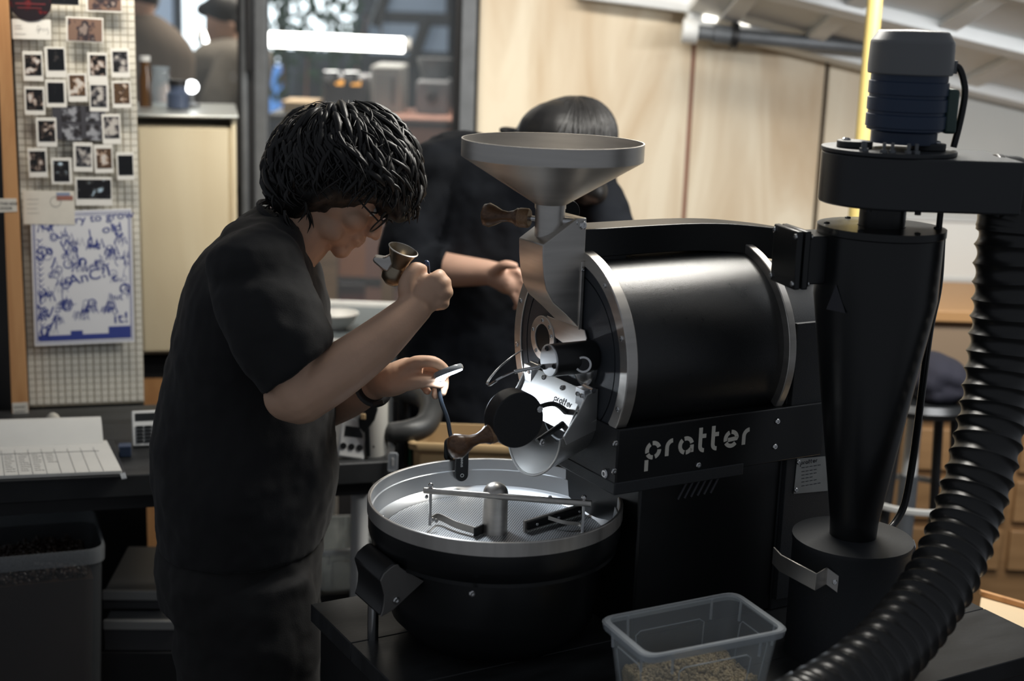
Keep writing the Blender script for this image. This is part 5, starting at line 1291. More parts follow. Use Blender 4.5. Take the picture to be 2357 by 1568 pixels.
# chair with a curved padded back
YH = 2.86
chr_ = thing('chair', 'black chair with a thick curved padded top rail', 'chair', V((at(925, 1000, YH).x, YH, 0)))
o_ = V(chr_.location); Q = lambda x, y, d=0: at(x, y, YH + d) - o_
b = newbm(); tube(b, [Q(920, 906, .20), Q(945, 905, .17), Q(980, 918, .11), Q(992, 946, .05), Q(978, 978, .0), Q(945, 992, -.03), Q(902, 996, -.04)], [.020, .023, .024, .025, .025, .024, .021], 20, 8, True); obj('top_rail', b, mat('pad_vinyl', (.035, .036, .036), .42, bump=.25, bscale=300), chr_)
rod('post', 'gloss', Q(925, 1000, -.035), V((Q(925, 1000).x, -.035, .46)), .014, chr_); rod('post', 'gloss', Q(930, 915, .18), V((Q(930, 915).x, .18, .46)), .014, chr_)
rod('post_sleeve', 'green', Q(944, 1016, -.036), Q(943, 1070, -.036), .0045, chr_)
slab('seat', 'gloss', (-.02, -.42, .43), (.24, -.11, .48), chr_, bevel=.015)
for x, y in ((.0, -.40), (.22, -.40), (.0, -.13), (.22, -.13)): rod('leg', 'gloss', (x, y, .43), (x, y, 0), .012, chr_)
rod('side_bar', 'gloss', (0, -.13, .455), (Q(930, 915, .18).x, .18, .47), .012, chr_)
# tan bin behind the tray
YT_ = 2.80
z_ = atz(960, 1016, .8)
tz = at(960, 1018, YT_).z
cs = [at(965, 1016, YT_ + .14), at(1235, 1026, YT_ + .14), at(1262, 1052, YT_), at(948, 1030, YT_)]
for c in cs: c.z = tz
tbx, _a, _b = clearbox('waste_bin', 'tan plastic bin with a rolled rim behind the cooling tray', cs, tz - .001, .8, 'tan', 'tan', rim=.012, rimh=.016, ribs=False)
# table behind the standing person with a white bowl
YK = 3.46
tk = thing('side_table', 'grey-topped table with a white edge beyond the standing person', 'table', V((at(810, 760, YK).x, YK, 0)))
o_ = V(tk.location); zt_k = at(810, 780, YK - .12).z
xa, xb = at(690, 760, YK).x - o_.x, at(892, 760, YK).x - o_.x
slab('top', mat('felt_grey', (.10, .12, .13), .7), (xa, -.14, zt_k - .02), (xb, .26, zt_k), tk, bevel=.002)
slab('edge_strip', 'white', (xa - .004, .26, zt_k - .03), (xb + .004, .275, zt_k + .012), tk, bevel=.002); slab('edge_strip', 'white', (xa - .004, -.155, zt_k - .03), (xb + .004, -.14, zt_k + .004), tk, bevel=.002)
for x in (xa + .03, xb - .03):
    for y in (-.1, .22): slab('leg', 'grey', (x - .015, y - .015, 0), (x + .015, y + .015, zt_k - .02), tk)
bw = thing('bowl', 'white bowl on the grey-topped table', 'bowl', V((at(775, 765, YK - .02).x, YK - .02, zt_k)))
b = newbm(); lathe(b, [(0, .0), (.022, 0), (.024, .004), (.044, .022), (.052, .040), (.049, .040), (.041, .023), (.02, .007), (0, .006)], n=40); obj('body', b, 'white', bw); b = newbm(); lathe(b, [(.049, .039), (.0535, .039), (.0535, .042), (.049, .042)], n=40, closed_prof=True); obj('rim', b, 'white', bw)
# ================================================================== RIGHT-HAND BACKGROUND
YD = 3.62
dk = thing('wooden_cabinet', 'orange wooden drawer cabinet by the back wall at the right', 'cabinet', V((at(2300, 700, YD).x, YD, 0)))
o_ = V(dk.location); xl, xr_ = at(2140, 700, YD).x - o_.x, at(2620, 700, YD).x - o_.x
zt_d = at(2190, 712, YD).z
slab('top', mat('amber_top', (.40, .22, .09), .5), (xl - .02, -.02, zt_d - .03), (xr_ + .02, .50, zt_d), dk, bevel=.003)
slab('carcass', 'desk', (xl, .015, .02), (xr_, .48, zt_d - .03), dk)
zz = zt_d - .035
for k in range(5):
    h = .125
    for m_ in range(2):
        x0 = xl + .012 + (xr_ - xl) / 2 * m_; x1 = x0 + (xr_ - xl) / 2 - .024
        dwr = slab('drawer', 'desk' if k != 0 else mat('drawer_tan', (.24, .17, .11), .5), (x0, .0, zz - h), (x1, .02, zz - .014), dk, bevel=.002)
        b = newbm(); cyl(b, ((x0 + x1) / 2, 0, zz - h / 2), ((x0 + x1) / 2, -.02, zz - h / 2), .011, n=16); obj('knob', b, 'black', dwr, bevel=.002)
    zz -= h + .012
wbq = thing('whiteboard', 'whitish framed board leaning on the wall above the wooden cabinet', 'board', V((at(2170, 640, YD + .40).x, YD + .40, zt_d)))
o_ = V(wbq.location); q0, q1 = at(2085, 500, YD + .40) - o_, at(2250, 655, YD + .40) - o_
slab('panel', mat('board_white', (.58, .58, .55), .45), (q0.x, 0, .004), (q1.x, .012, q0.z), wbq, bevel=.001)
for a_q, b_q in (((q0.x - .008, -.006, 0), (q1.x + .008, .014, .012)), ((q0.x - .008, -.006, q0.z - .008), (q1.x + .008, .014, q0.z + .006)), ((q0.x - .010, -.006, 0), (q0.x, .014, q0.z)), ((q1.x - .004, -.006, 0), (q1.x + .006, .014, q0.z))):
    slab('frame', mat('board_frame', (.42, .43, .42), .4), a_q, b_q, wbq, bevel=.001)
YS_ = 3.25
so = thing('bar_stool', 'bar stool with a white ring footrest behind the hose', 'stool', V((at(2112, 1000, YS_).x, YS_, 0)))
o_ = V(so.location); zs = at(2112, 905, YS_).z; zr = at(2108, 1138, YS_).z
b = newbm(); lathe(b, [(0, zs - .03), (.13, zs - .03), (.14, zs - .015), (.13, zs), (0, zs)], n=36); obj('seat', b, 'gloss', so)
for a in range(4):
    d_ = V((cos(R(45 + 90 * a)), sin(R(45 + 90 * a)), 0)); rod('leg', 'black', d_ * .09 + V((0, 0, zs - .03)), d_ * .17, .012, so)
b = newbm(); lathe(b, [(.0565 + .07, zr - .007), (.137, zr - .007), (.137, zr + .007), (.0565 + .07, zr + .007)], n=48, closed_prof=True); obj('footrest', b, mat('ring_white', (.45, .45, .43), .4), so, bevel=.002)
rod('gas_column', 'white', V((-.01, 0, zs - .03)), V((-.01, 0, zs - .20)), .018, so); rod('gas_column', 'grey', V((-.01, 0, zs - .20)), V((-.01, 0, .05)), .022, so)
jk = thing('jacket', 'dark navy jacket lying crumpled on the bar stool', 'jacket', V((at(2150, 880, YS_).x, YS_, zs)))
o_ = V(jk.location); b = newbm()
for (x, y, r) in ((2130, 870, .045), (2150, 850, .05), (2178, 858, .045), (2198, 868, .034), (2160, 890, .05), (2135, 895, .04), (2192, 890, .03)):
    ball(b, at(x, y, YS_ - .03) - o_, (r, .09, r * .8), 14, 8)
remesh('folds', b, mat('navy_cloth', (.012, .012, .022), .9, bump=.4, bscale=80), .008, jk, 3)
BZ4 = .655
bq = [atz(2258, 1374, BZ4), atz(2620, 1478, BZ4), atz(2600, 1560, BZ4), atz(2252, 1418, BZ4)]
bh = thing('plank_bench', 'pale wooden plank bench at the end of the black workbench', 'bench', V(((bq[0].x + bq[2].x) / 2, (bq[0].y + bq[2].y) / 2, 0)))
o_ = V(bh.location); sheet('top', mat('pale_ply', (.72, .56, .36), .5), [p - o_ for p in bq], (0, 0, -.028), bh, bevel=.002)
sheet('back_strip', 'pine', [p - o_ + V((0, 0, .001)) for p in (bq[0], bq[1], bq[1] + V((0, .012, 0)), bq[0] + V((0, .012, 0)))], (0, 0, .010), bh, bevel=.001)
for p in bq:
    q = p.lerp((bq[0] + bq[2]) / 2, .15) - o_; slab('leg', 'pine', (q.x - .015, q.y - .015, 0), (q.x + .015, q.y + .015, BZ4 - .028), bh)
# ================================================================== STANDING PERSON AT THE LEFT
YA = 2.34
A_ = lambda x, y, d=0.0: at(x, y, YA + d)
K_ = 1 / 1430.0
def sec(x0, x1, y, ay, tilt=0, d=0):           # horizontal cross-section between two outline pixels
    c = A_((x0 + x1) / 2, y, d); h = (A_(x1, y + tilt, d) - A_(x0, y - tilt, d)) / 2
    return (c, h, V((0, ay, 0)))
TH = R(37); SH = .88
hf = V((cos(TH), -.10, -sin(TH))).normalized(); hs_ = V((hf.y, -hf.x, 0)).normalized(); hu = hs_.cross(hf).normalized()
if hu.z < 0: hu = -hu
H0 = A_(803, 392)
def HL(x, y, z): return H0 + (hf * x + hs_ * y + hu * z) * SH      # head axes: forward, his right (to the viewer), up
HM = Matrix((hf, hs_, hu)).transposed()
def hb(bm, c, r): ball(bm, HL(*c), V(r) * SH, 20, 14, HM)
def hand(bm, wrist, palm, fingers, thumb, thumb_r=(.0125, .0115, .0095)):
    for a, b_, ra, rb in palm: tube(bm, [wrist if a is None else a, b_], [ra, rb], 14, 1, True)
    for f, r in fingers: tube(bm, f, [r * 1.08, r, r * .92, r * .8][:len(f)], 12, 3, True)
    tube(bm, thumb, list(thumb_r)[:len(thumb)], 12, 3, True)
bm = newbm()
hb(bm, (0, 0, 0), (.094, .076, .088)); hb(bm, (.042, 0, -.048), (.052, .060, .070)); hb(bm, (.042, 0, -.100), (.046, .050, .034))
hb(bm, (.020, 0, -.055), (.055, .066, .05))
hb(bm, (.078, 0, -.126), (.019, .025, .019)); hb(bm, (.074, 0, .018), (.020, .050, .018)); hb(bm, (.055, 0, .030), (.042, .058, .040))
for s in (-1, 1):
    hb(bm, (.066, .040 * s, -.054), (.026, .024, .022)); hb(bm, (.080, .032 * s, -.024), (.010, .016, .010)); hb(bm, (.104, .0115 * s, -.066), (.010, .0085, .0080))
    hb(bm, (.036, .048 * s, -.098), (.035, .014, .022))
    hb(bm, (-.012, .078 * s, -.022), (.017, .007, .030)); hb(bm, (-.016, .080 * s, -.004), (.018, .006, .014))
tube(bm, [HL(.088, 0, -.010), HL(.098, 0, -.034), HL(.110, 0, -.055), HL(.113, 0, -.064)], [.0075 * SH, .0080 * SH, .0098 * SH, .0105 * SH], 14, 3, True)
hb(bm, (.088, 0, -.086), (.014, .026, .016)); hb(bm, (.0985, 0, -.0885), (.0075, .020, .0055)); hb(bm, (.0965, 0, -.0995), (.0080, .017, .0058)); hb(bm, (.085, 0, -.108), (.012, .022, .014))
tube(bm, [HL(-.025, 0, -.05), A_(712, 520), A_(655, 580), A_(630, 640)], [.054, .050, .056, .07], 18, 3, True)
loft(bm, [(A_(620, 590), V((.05, 0, 0)), V((0, .10, 0))), (A_(590, 660), V((.085, 0, 0)), V((0, .16, 0))), (A_(575, 800), V((.10, 0, 0)), V((0, .15, 0))), (A_(570, 1000), V((.10, 0, 0)), V((0, .13, 0))), (A_(560, 1190), V((.10, 0, 0)), V((0, .13, 0)))], 20, 3)
# right arm, nearer the viewer
eR, wR = A_(690, 903, -.21), A_(957, 708, -.16)
tube(bm, [A_(598, 610, -.15), A_(640, 760, -.20), eR], [.052, .052, .050], 18, 4, True)
tube(bm, [eR, A_(770, 860, -.21), A_(862, 793, -.19), wR], [.050, .0435, .0375, .0265], 18, 5, True)
ball(bm, A_(668, 912, -.215), (.042, .040, .040))
# left arm, beyond the chest
eL, wL = A_(715, 950, .14), A_(872, 882, -.02)
tube(bm, [A_(640, 620, .16), A_(690, 780, .19), eL], [.050, .046, .040], 16, 4, True)
tube(bm, [eL, A_(800, 918, .06), wL], [.040, .035, .0235], 16, 4, True)
for s, x in ((-.085, 540), (.085, 575)):
    h_ = A_(x, 1210, s); k_ = V((h_.x + .02, h_.y, .47)); an_ = V((h_.x + .0, h_.y, .07))
    tube(bm, [h_, k_, an_], [.066, .052, .040], 16, 4, True); tube(bm, [an_ + V((-.03, 0, -.03)), an_ + V((.14, 0, -.04))], [.038, .028], 12, 1, True)
# right fist round the scoop handle, seen from the back of the hand
D = -.15
def P_(x, y, d=0): return A_(x, y, D + d)
loft(bm, [(P_(952, 715), (P_(968, 728) - P_(936, 698)) / 2, V((0, .021, 0))), (P_(968, 690), (P_(1003, 712) - P_(930, 664)) / 2, V((0, .022, 0))), (P_(986, 662), (P_(1020, 680) - P_(946, 642)) / 2, V((0, .020, 0))), (P_(998, 642), (P_(1024, 656) - P_(974, 630)) / 2, V((0, .013, 0)))], 22, 4)
for (mx, my, px_2, py_2, r) in ((996, 644, 1012, 634, .0100), (1008, 656, 1024, 650, .0104), (1014, 674, 1029, 672, .0100), (1008, 696, 1022, 697, .0088)):
    tube(bm, [P_(mx - 14, my + 6, .002), P_(mx, my, -.006), P_(px_2, py_2, .006), P_(px_2 - 8, py_2 + 6, .034), P_(px_2 - 44, py_2 + 8, .040), P_(px_2 - 50, py_2 + 10, .020)], [r, r * 1.08, r * 1.05, r, r * .92, r * .8], 12, 3, True)
tube(bm, [P_(944, 696, -.006), P_(934, 664, -.014), P_(942, 636, -.010), P_(956, 618, -.002), P_(972, 620, .006)], [.0155, .0135, .0118, .0108, .0090], 12, 4, True)
# left hand: index and thumb pinch the lamp disc
E_ = -.09
Q_ = lambda x, y, d=0: A_(x, y, E_ + d)
tube(bm, [wL, Q_(905, 874, .01), Q_(938, 858, .008)], [.0235, .0275, .0255], 16, 4, True)
ball(bm, Q_(928, 868, .006), (.031, .020, .023))
tube(bm, [Q_(930, 850, -.006), Q_(957, 834, -.004), Q_(996, 833, .0), Q_(1019, 846, .004), Q_(1029, 860, .006)], [.0118, .0112, .0100, .0090, .0078], 12, 4, True)
tube(bm, [Q_(905, 885, -.004), Q_(945, 880, -.012), Q_(982, 877, -.010), Q_(1013, 884, -.004)], [.0170, .0140, .0112, .0088], 12, 4, True)
tube(bm, [Q_(938, 846, .018), Q_(968, 838, .024), Q_(1008, 848, .030), Q_(1022, 878, .026), Q_(1019, 904, .018)], [.0115, .0110, .0098, .0088, .0075], 12, 4, True)
tube(bm, [Q_(936, 856, .032), Q_(962, 852, .040), Q_(996, 866, .044), Q_(1006, 892, .036), Q_(1002, 911, .028)], [.0110, .0105, .0095, .0085, .0072], 12, 4, True)
tube(bm, [Q_(928, 868, .042), Q_(950, 872, .052), Q_(974, 886, .054), Q_(984, 902, .046)], [.0098, .0092, .0082, .0068], 12, 4, True)
pA_ = remesh('person', bm, 'skin', .0034, None, 5, .5)
tag(pA_, 'person in a black t-shirt and glasses leaning over the tray, raising a metal scoop', 'person')
# eyes and lips detail
for s in (-1, 1):
    b = newbm(); ball(b, HL(.0815, .032 * s, -.025), .0105 * SH, 14, 10); e = obj('eye', b, 'white', pA_)
    b = newbm(); tube(b, [HL(.088, .020 * s, -.024), HL(.0925, .032 * s, -.0215), HL(.084, .045 * s, -.024)], .0013, 8, 4); obj('eyelash', b, 'hair', pA_)
    b = newbm(); tube(b, [HL(.093, .018 * s, -.004), HL(.094, .032 * s, .0), HL(.082, .048 * s, -.004)], [.003, .0034, .0015], 8, 4, flat=.6); obj('eyebrow', b, 'hair', pA_)
b = newbm(); tube(b, [HL(.090, -.020, -.0940), HL(.1025, 0, -.0938), HL(.090, .020, -.0940)], [.0008, .0017, .0008], 8, 4); obj('lip_line', b, mat('lip', (.30, .12, .10), .5), pA_)
gsp = newbm()
for s in (-1, 1):
    ctr_ = HL(.108, .031 * s, -.033); ax_ = (hf * 1 + hs_ * .10 * s - hu * .12).normalized(); a, c = basis(ax_)
    tube(gsp, [ctr_ + a * .0235 * cos(t) + c * .0200 * sin(t) for t in [2 * pi * k / 28 for k in range(29)]], .0013, 8)
    tube(gsp, [HL(.104, .053 * s, -.026), HL(.09, .068 * s, -.020), HL(.02, .080 * s, -.008), HL(-.02, .080 * s, -.010)], .0015, 8, 4)
tube(gsp, [HL(.109, -.008, -.030), HL(.112, 0, -.027), HL(.109, .008, -.030)], .0014, 8, 3)
gs = obj('eyeglasses', gsp, 'gloss', pA_)
for s in (-1, 1):
    ctr_ = HL(.108, .031 * s, -.033); ax_ = (hf * 1 + hs_ * .10 * s - hu * .12).normalized(); a, c = basis(ax_)
    b = newbm(); prism(b, [(.0232 * cos(t), .0198 * sin(t)) for t in [2 * pi * k / 28 for k in range(28)]], ctr_, a, c, ax_ * .0008); obj('lens', b, 'pane', gs)
# ---- hair: a shaped mass and many loose wavy locks over it
bm = newbm()
for (x, y, d, rx, ry, rz) in ((775, 378, 0, .094, .092, .086), (715, 392, 0, .070, .086, .078), (672, 425, 0, .040, .070, .055), (655, 450, 0, .026, .055, .028), (850, 372, 0, .062, .082, .068), (900, 420, 0, .040, .074, .060), (920, 455, -.005, .026, .062, .038), (922, 485, -.005, .016, .055, .018), (880, 440, -.02, .026, .055, .020), (690, 470, 0, .034, .055, .034), (712, 505, 0, .018, .046, .024), (800, 420, -.062, .075, .030, .030), (730, 430, -.062, .05, .034, .030)):
    ball(bm, A_(x, y, d), (rx, ry, rz), 18, 12)
hr = remesh('hair', bm, 'hair', .006, pA_, 4, wrinkle=.012, wscale=.03)
OUT = [(A_(x, y), w) for x, y, w in ()]
rnd = random.Random(8)
HC = A_(785, 402)
def rim_r(az, pol):
    """radius of the hair mass: longer at the fringe and the nape"""
    c, s_ = cos(az) * sin(pol), sin(az) * sin(pol)
    d = V((c, s_, cos(pol)))
    rx = .126 if d.x > 0 else .118
    return V((d.x * rx, d.y * .108, d.z * (.115 if d.z > 0 else .10)))
bm = newbm(); CR = V((-.02, 0, 0))
for i in range(1100):
    az = rnd.uniform(0, 2 * pi); ca, sa = cos(az), sin(az)
    end = 1.55 + .30 * max(0, ca) + .42 * max(0, -ca) + rnd.uniform(-.45, .22)
    st = max(.02, end - rnd.uniform(.5, 1.25)); o0 = rnd.uniform(-.06, .05); w = rnd.uniform(-.5, .5); fr = rnd.uniform(3, 7); ph = rnd.uniform(0, 6); n = 8
    pts = []
    for k in range(n):
        t = k / (n - 1); a = az + w * (t - .3) + .11 * sin(fr * t + ph); pol = st + (end - st) * t
        p = HC + rim_r(a, pol) * (1 + o0 + .045 * sin(fr * t * 1.7 + ph) + (.05 * t ** 4 if i % 3 == 0 else 0))
        f = max(0, cos(a) - .55) * max(0, pol - 1.0); p.z -= .055 * f; p.x += .004 * f
        pts.append(p)
    r = rnd.uniform(.0018, .0062) if i % 4 else .0009
    tube(bm, pts, [r * .3, r, r * 1.1, r * 1.1, r, r * .8, r * .5, r * .1], 5, 2)
for i in range(170):                             # ragged ends at the nape, over the ear and at the fringe
    q3 = i % 3
    if q3 == 0: p = A_(rnd.uniform(618, 720), rnd.uniform(430, 500), rnd.uniform(-.08, .05)); q = p + V((rnd.uniform(-.022, .02), rnd.uniform(-.01, .01), -rnd.uniform(.015, .04)))
    elif q3 == 1: p = A_(rnd.uniform(880, 958), rnd.uniform(430, 490), rnd.uniform(-.075, .05)); q = p + V((rnd.uniform(-.012, .014), rnd.uniform(-.01, .01), -rnd.uniform(.012, .028)))
    else: p = A_(rnd.uniform(730, 890), rnd.uniform(398, 428), rnd.uniform(-.095, -.078)); q = p + V((rnd.uniform(-.02, .03), rnd.uniform(-.004, .012), -rnd.uniform(.012, .026)))
    m_ = (p + q) / 2 + V((rnd.uniform(-.008, .008), 0, 0)); r = rnd.uniform(.001, .003); tube(bm, [p, m_, q], [r, r, r * .12], 5, 3)
for i in range(60):
    az = rnd.uniform(0, 2 * pi); pol = rnd.uniform(.1, 1.6); p = HC + rim_r(az, pol) * .98; q = HC + rim_r(az + rnd.uniform(-.3, .3), pol + rnd.uniform(.1, .35)) * rnd.uniform(1.03, 1.12)
    tube(bm, [p, (p + q) / 2 + (p - HC) * .05, q], [.0006, .0006, .0003], 4, 3)
obj('hair_locks', bm, 'hair', pA_, angle=80)['kind'] = 'stuff'
# ---- t-shirt
bm = newbm()
loft(bm, [sec(592, 690, 492, .062, 14), sec(545, 706, 520, .085, 12), sec(478, 722, 572, .150, 8), sec(432, 741, 655, .178, 4), sec(404, 757, 760, .178), sec(381, 766, 860, .172), sec(364, 774, 960, .170), sec(358, 776, 1060, .172), sec(364, 770, 1150, .176), sec(368, 747, 1238, .176)], 32, 5)
px2 = lambda dx, dy: (A_(dx + 600, dy + 600) - A_(600, 600))
loft(bm, [(A_(585, 600, -.10), V((.062, 0, .03)), V((0, .075, .02))), (A_(592, 640, -.165), V((.076, 0, .02)), V((0, .068, 0))), (A_(632, 745, -.205), V((.072, 0, .028)), V((0, .066, 0))), (A_(683, 846, -.215), px2(72, -60), V((0, .066, 0)))], 24, 5)
loft(bm, [(A_(620, 590, .10), V((.06, 0, .03)), V((0, .075, -.02))), (A_(640, 640, .17), V((.07, 0, .02)), V((0, .066, 0))), (A_(680, 760, .20), V((.066, 0, .03)), V((0, .062, 0))), (A_(715, 850, .19), px2(60, -45), V((0, .060, 0)))], 24, 5)
ball(bm, A_(592, 622, -.140), (.078, .080, .070)); ball(bm, A_(625, 610, .14), (.075, .08, .066)); ball(bm, A_(600, 570, -.07), (.07, .09, .05))
ts = remesh('t_shirt', bm, 'tee', .006, pA_, 6, wrinkle=.018, wscale=.11)
b = newbm(); cc = sec(600, 708, 497, .066, 16); tube(b, [cc[0] + cc[1] * 1.02 * cos(t) + cc[2] * 1.02 * sin(t) + V((0, 0, -.010 * cos(t))) for t in [2 * pi * k / 32 for k in range(33)]], .0052, 8); obj('collar', b, 'tee', ts)
# ---- trousers
bm = newbm()
loft(bm, [sec(378, 738, 1195, .150), sec(368, 744, 1240, .165), sec(362, 742, 1300, .172), sec(372, 738, 1370, .175)], 28, 3)
for s, x0, x1 in ((-.085, 385, 715), (.088, 400, 738)):
    c = A_(555, 1330, s); kn = A_(572, 1560, s)
    loft(bm, [sec(x0, x1, 1320, .088, 0, s), sec(x0 + 15, x1 + 12, 1430, .092, 0, s), sec(x0 + 25, x1 + 20, 1568, .088, 0, s), (V((kn.x + .01, kn.y, .30)), V((.085, 0, 0)), V((0, .08, 0))), (V((kn.x, kn.y, .075)), V((.075, 0, 0)), V((0, .07, 0)))], 24, 4)
remesh('trousers', bm, 'trouser', .007, pA_, 6, wrinkle=.018, wscale=.10)
bm = newbm()
for s in (-.085, .088):
    kn = A_(572, 1560, s); loft(bm, [(V((kn.x - .05, kn.y, .05)), V((.0, 0, .05)), V((0, .04, 0))), (V((kn.x + .03, kn.y, .045)), V((0, 0, .045)), V((0, .046, 0))), (V((kn.x + .16, kn.y, .03)), V((0, 0, .028)), V((0, .044, 0))), (V((kn.x + .19, kn.y, .022)), V((0, 0, .018)), V((0, .03, 0)))], 20, 3)
remesh('shoes', bm, 'gloss', .008, pA_, 2)
# ---- wristwatch
wd_ = (wL - A_(800, 918, .06)).normalized(); wc_ = wL - wd_ * .020; a, c = basis(wd_)
b = newbm(); tube(b, [wc_ + (a * cos(t) + c * sin(t)) * .0285 for t in [2 * pi * k / 32 for k in range(33)]], .0088, 10, flat=.35, upv=wd_); wt = obj('watch', b, 'rubber', pA_)
wn = V((.1, -.75, .65)).normalized(); wn = (wn - wd_ * wn.dot(wd_)).normalized()
b = newbm(); cyl(b, wc_ + wn * .0285, wc_ + wn * .037, .0175, n=28); obj('watch_case', b, 'gloss', wt, bevel=.002)
wn2 = V((.15, -.1, -1)); wn2 = (wn2 - wd_ * wn2.dot(wd_)).normalized()
b = newbm(); cyl(b, wc_ + wn2 * .028, wc_ + wn2 * .034, .013, n=4); obj('watch_buckle', b, 'gloss', wt)
# ---- metal tasting scoop and pen in the fist
SY = YA + D + .012
sp_ = lambda x, y, d=0: at(x, y, SY + d)
scp = thing('bean_scoop', 'small steel and brass spouted scoop held under the nose', 'scoop', sp_(908, 628))
o_ = V(scp.location)
axs = (sp_(925, 580, -.008) - sp_(902, 640)).normalized()
b = newbm(); lathe(b, [(0, -.020), (.010, -.019), (.0175, -.012), (.0195, -.002), (.0175, .007), (.0145, .012), (.0155, .018), (.0185, .030), (.0235, .041), (.0225, .0415), (.0175, .031), (.0140, .018), (.0130, .010), (.0165, .0), (.0145, -.010), (0, -.016)], (0, 0, 0), axs, 40); obj('bell', b, 'brass', scp)
b = newbm(); lathe(b, [(.0230, .0395), (.0245, .0415), (.0228, .0425), (.0220, .040)], (0, 0, 0), axs, 40, closed_prof=True); obj('rim', b, 'steel', scp)
q = [sp_(898, 588, -.018), sp_(884, 596, -.016), sp_(860, 592, -.016), sp_(857, 602, -.016), sp_(880, 622, -.016), sp_(893, 628, -.016), sp_(903, 610, -.018)]
b = newbm(); poly3(b, [p - o_ for p in q], (0, .030, 0)); obj('spout', b, 'steel', scp, bevel=.003)
b = newbm(); tube(b, [sp_(918, 632) - o_, sp_(950, 645) - o_, sp_(1000, 668) - o_], [.0055, .005, .006], 12, 3, True); obj('handle', b, 'walnut', scp)
pen = thing('pen', 'dark blue pen standing up out of the raised fist', 'pen', sp_(983, 640, .012))
o_ = V(pen.location)
b = newbm(); tube(b, [sp_(982, 606, .012) - o_, sp_(986, 700, .012) - o_], .0048, 14, 1, True); obj('barrel', b, mat('pen_blue', (.03, .06, .14), .3), pen); b = newbm(); tube(b, [sp_(986, 612, .006) - o_, sp_(988, 636, .006) - o_], .0011, 8); obj('clip', b, 'gloss', pen)
# ================================================================== SECOND PERSON BENDING BEHIND THE HOPPER
YBp = 3.12
B_ = lambda x, y, d=0.0: at(x, y, YBp + d)
def secb(x0, x1, y, ay, tilt=0, d=0):
    return (B_((x0 + x1) / 2, y, d), (B_(x1, y + tilt, d) - B_(x0, y - tilt, d)) / 2, V((0, ay, 0)))
gf = V((.10, -.62, -.78)).normalized(); gs_ = V((gf.y, -gf.x, 0)).normalized(); gu = gs_.cross(gf).normalized()
if gu.z < 0: gu = -gu
G0 = B_(1292, 345, -.02); GMx = Matrix((gf, gs_, gu)).transposed()
GL_ = lambda x, y, z: G0 + (gf * x + gs_ * y + gu * z) * .95
def gb_(bm, c, r): ball(bm, GL_(*c), V(r) * .95, 18, 12, GMx)
bm = newbm()
gb_(bm, (0, 0, 0), (.094, .078, .088)); gb_(bm, (.045, 0, -.05), (.052, .060, .068)); gb_(bm, (.07, 0, -.112), (.02, .026, .02)); gb_(bm, (.04, 0, -.09), (.045, .05, .035))
tube(bm, [GL_(.09, 0, .0), GL_(.112, 0, -.05)], [.009, .013], 12, 1, True); gb_(bm, (.09, 0, -.085), (.012, .024, .012)); gb_(bm, (.074, 0, .02), (.02, .05, .018))
for s in (-1, 1):
    gb_(bm, (-.01, .080 * s, -.02), (.017, .008, .030)); gb_(bm, (.064, .04 * s, -.045), (.026, .024, .024)); gb_(bm, (.106, .012 * s, -.055), (.009, .008, .008))
tube(bm, [GL_(-.03, 0, -.05), B_(1235, 400, .06), B_(1190, 400, .10)], [.055, .052, .065], 16, 3, True)
loft(bm, [(B_(1180, 380, .10), V((.07, 0, .03)), V((0, .10, 0))), (B_(1130, 520, .10), V((.11, 0, 0)), V((0, .11, 0))), (B_(1090, 900, .08), V((.11, 0, 0)), V((0, .11, 0)))], 18, 3)
eB, wB = B_(945, 610, -.02), B_(1128, 628, -.12)
tube(bm, [B_(1010, 390, .06), B_(965, 500, .02), eB], [.055, .050, .045], 16, 4, True)
tube(bm, [eB, B_(1035, 622, -.07), wB], [.045, .0375, .0270], 16, 4, True)
tube(bm, [wB, B_(1150, 636, -.13), B_(1168, 650, -.14)], [.026, .029, .026], 14, 3, True)
for (x0, y0, x1, y1, x2, y2, x3, y3, r) in ((1166, 630, 1186, 622, 1204, 640, 1208, 662, .0098), (1174, 642, 1198, 640, 1212, 664, 1208, 684, .0098), (1174, 654, 1194, 662, 1204, 684, 1200, 700, .0094), (1166, 664, 1182, 678, 1190, 698, 1186, 710, .0085)):
    tube(bm, [B_(x0, y0, -.14), B_(x1, y1, -.150), B_(x2, y2, -.150), B_(x3, y3, -.135)], [r * 1.1, r, r * .9, r * .75], 12, 4, True)
tube(bm, [B_(1140, 624, -.150), B_(1162, 610, -.172), B_(1186, 612, -.180)], [.0125, .011, .0085], 12, 3, True)
eB2 = B_(1420, 610, .04); wB2 = B_(1290, 640, -.12)
tube(bm, [B_(1345, 410, .10), B_(1400, 510, .07), eB2], [.055, .05, .044], 16, 4, True); tube(bm, [eB2, B_(1350, 630, -.04), wB2], [.044, .037, .027], 16, 4, True)
tube(bm, [wB2, B_(1262, 645, -.14)], [.028, .032], 12, 1, True)
for k in range(4): tube(bm, [B_(1262, 632 + 10 * k, -.15), B_(1240, 634 + 11 * k, -.155), B_(1226, 642 + 11 * k, -.145)], [.0105, .0098, .008], 10, 3, True)
tube(bm, [B_(1275, 632, -.15), B_(1258, 618, -.17), B_(1240, 622, -.17)], [.013, .011, .009], 10, 3, True)
for x, d in ((1030, .02), (1120, .12)):
    h_ = B_(x, 930, d); an_ = V((h_.x, h_.y, .07)); tube(bm, [h_, V((h_.x, h_.y - .02, .46)), an_], [.085, .055, .04], 14, 4, True); tube(bm, [an_ + V((0, .03, -.03)), an_ + V((.05, -.13, -.04))], [.038, .03], 12, 1, True)
pB_ = remesh('person', bm, 'skin2', .005, None, 5)
tag(pB_, 'person in a dark long shirt bending forward behind the steel hopper', 'person')
bm = newbm()
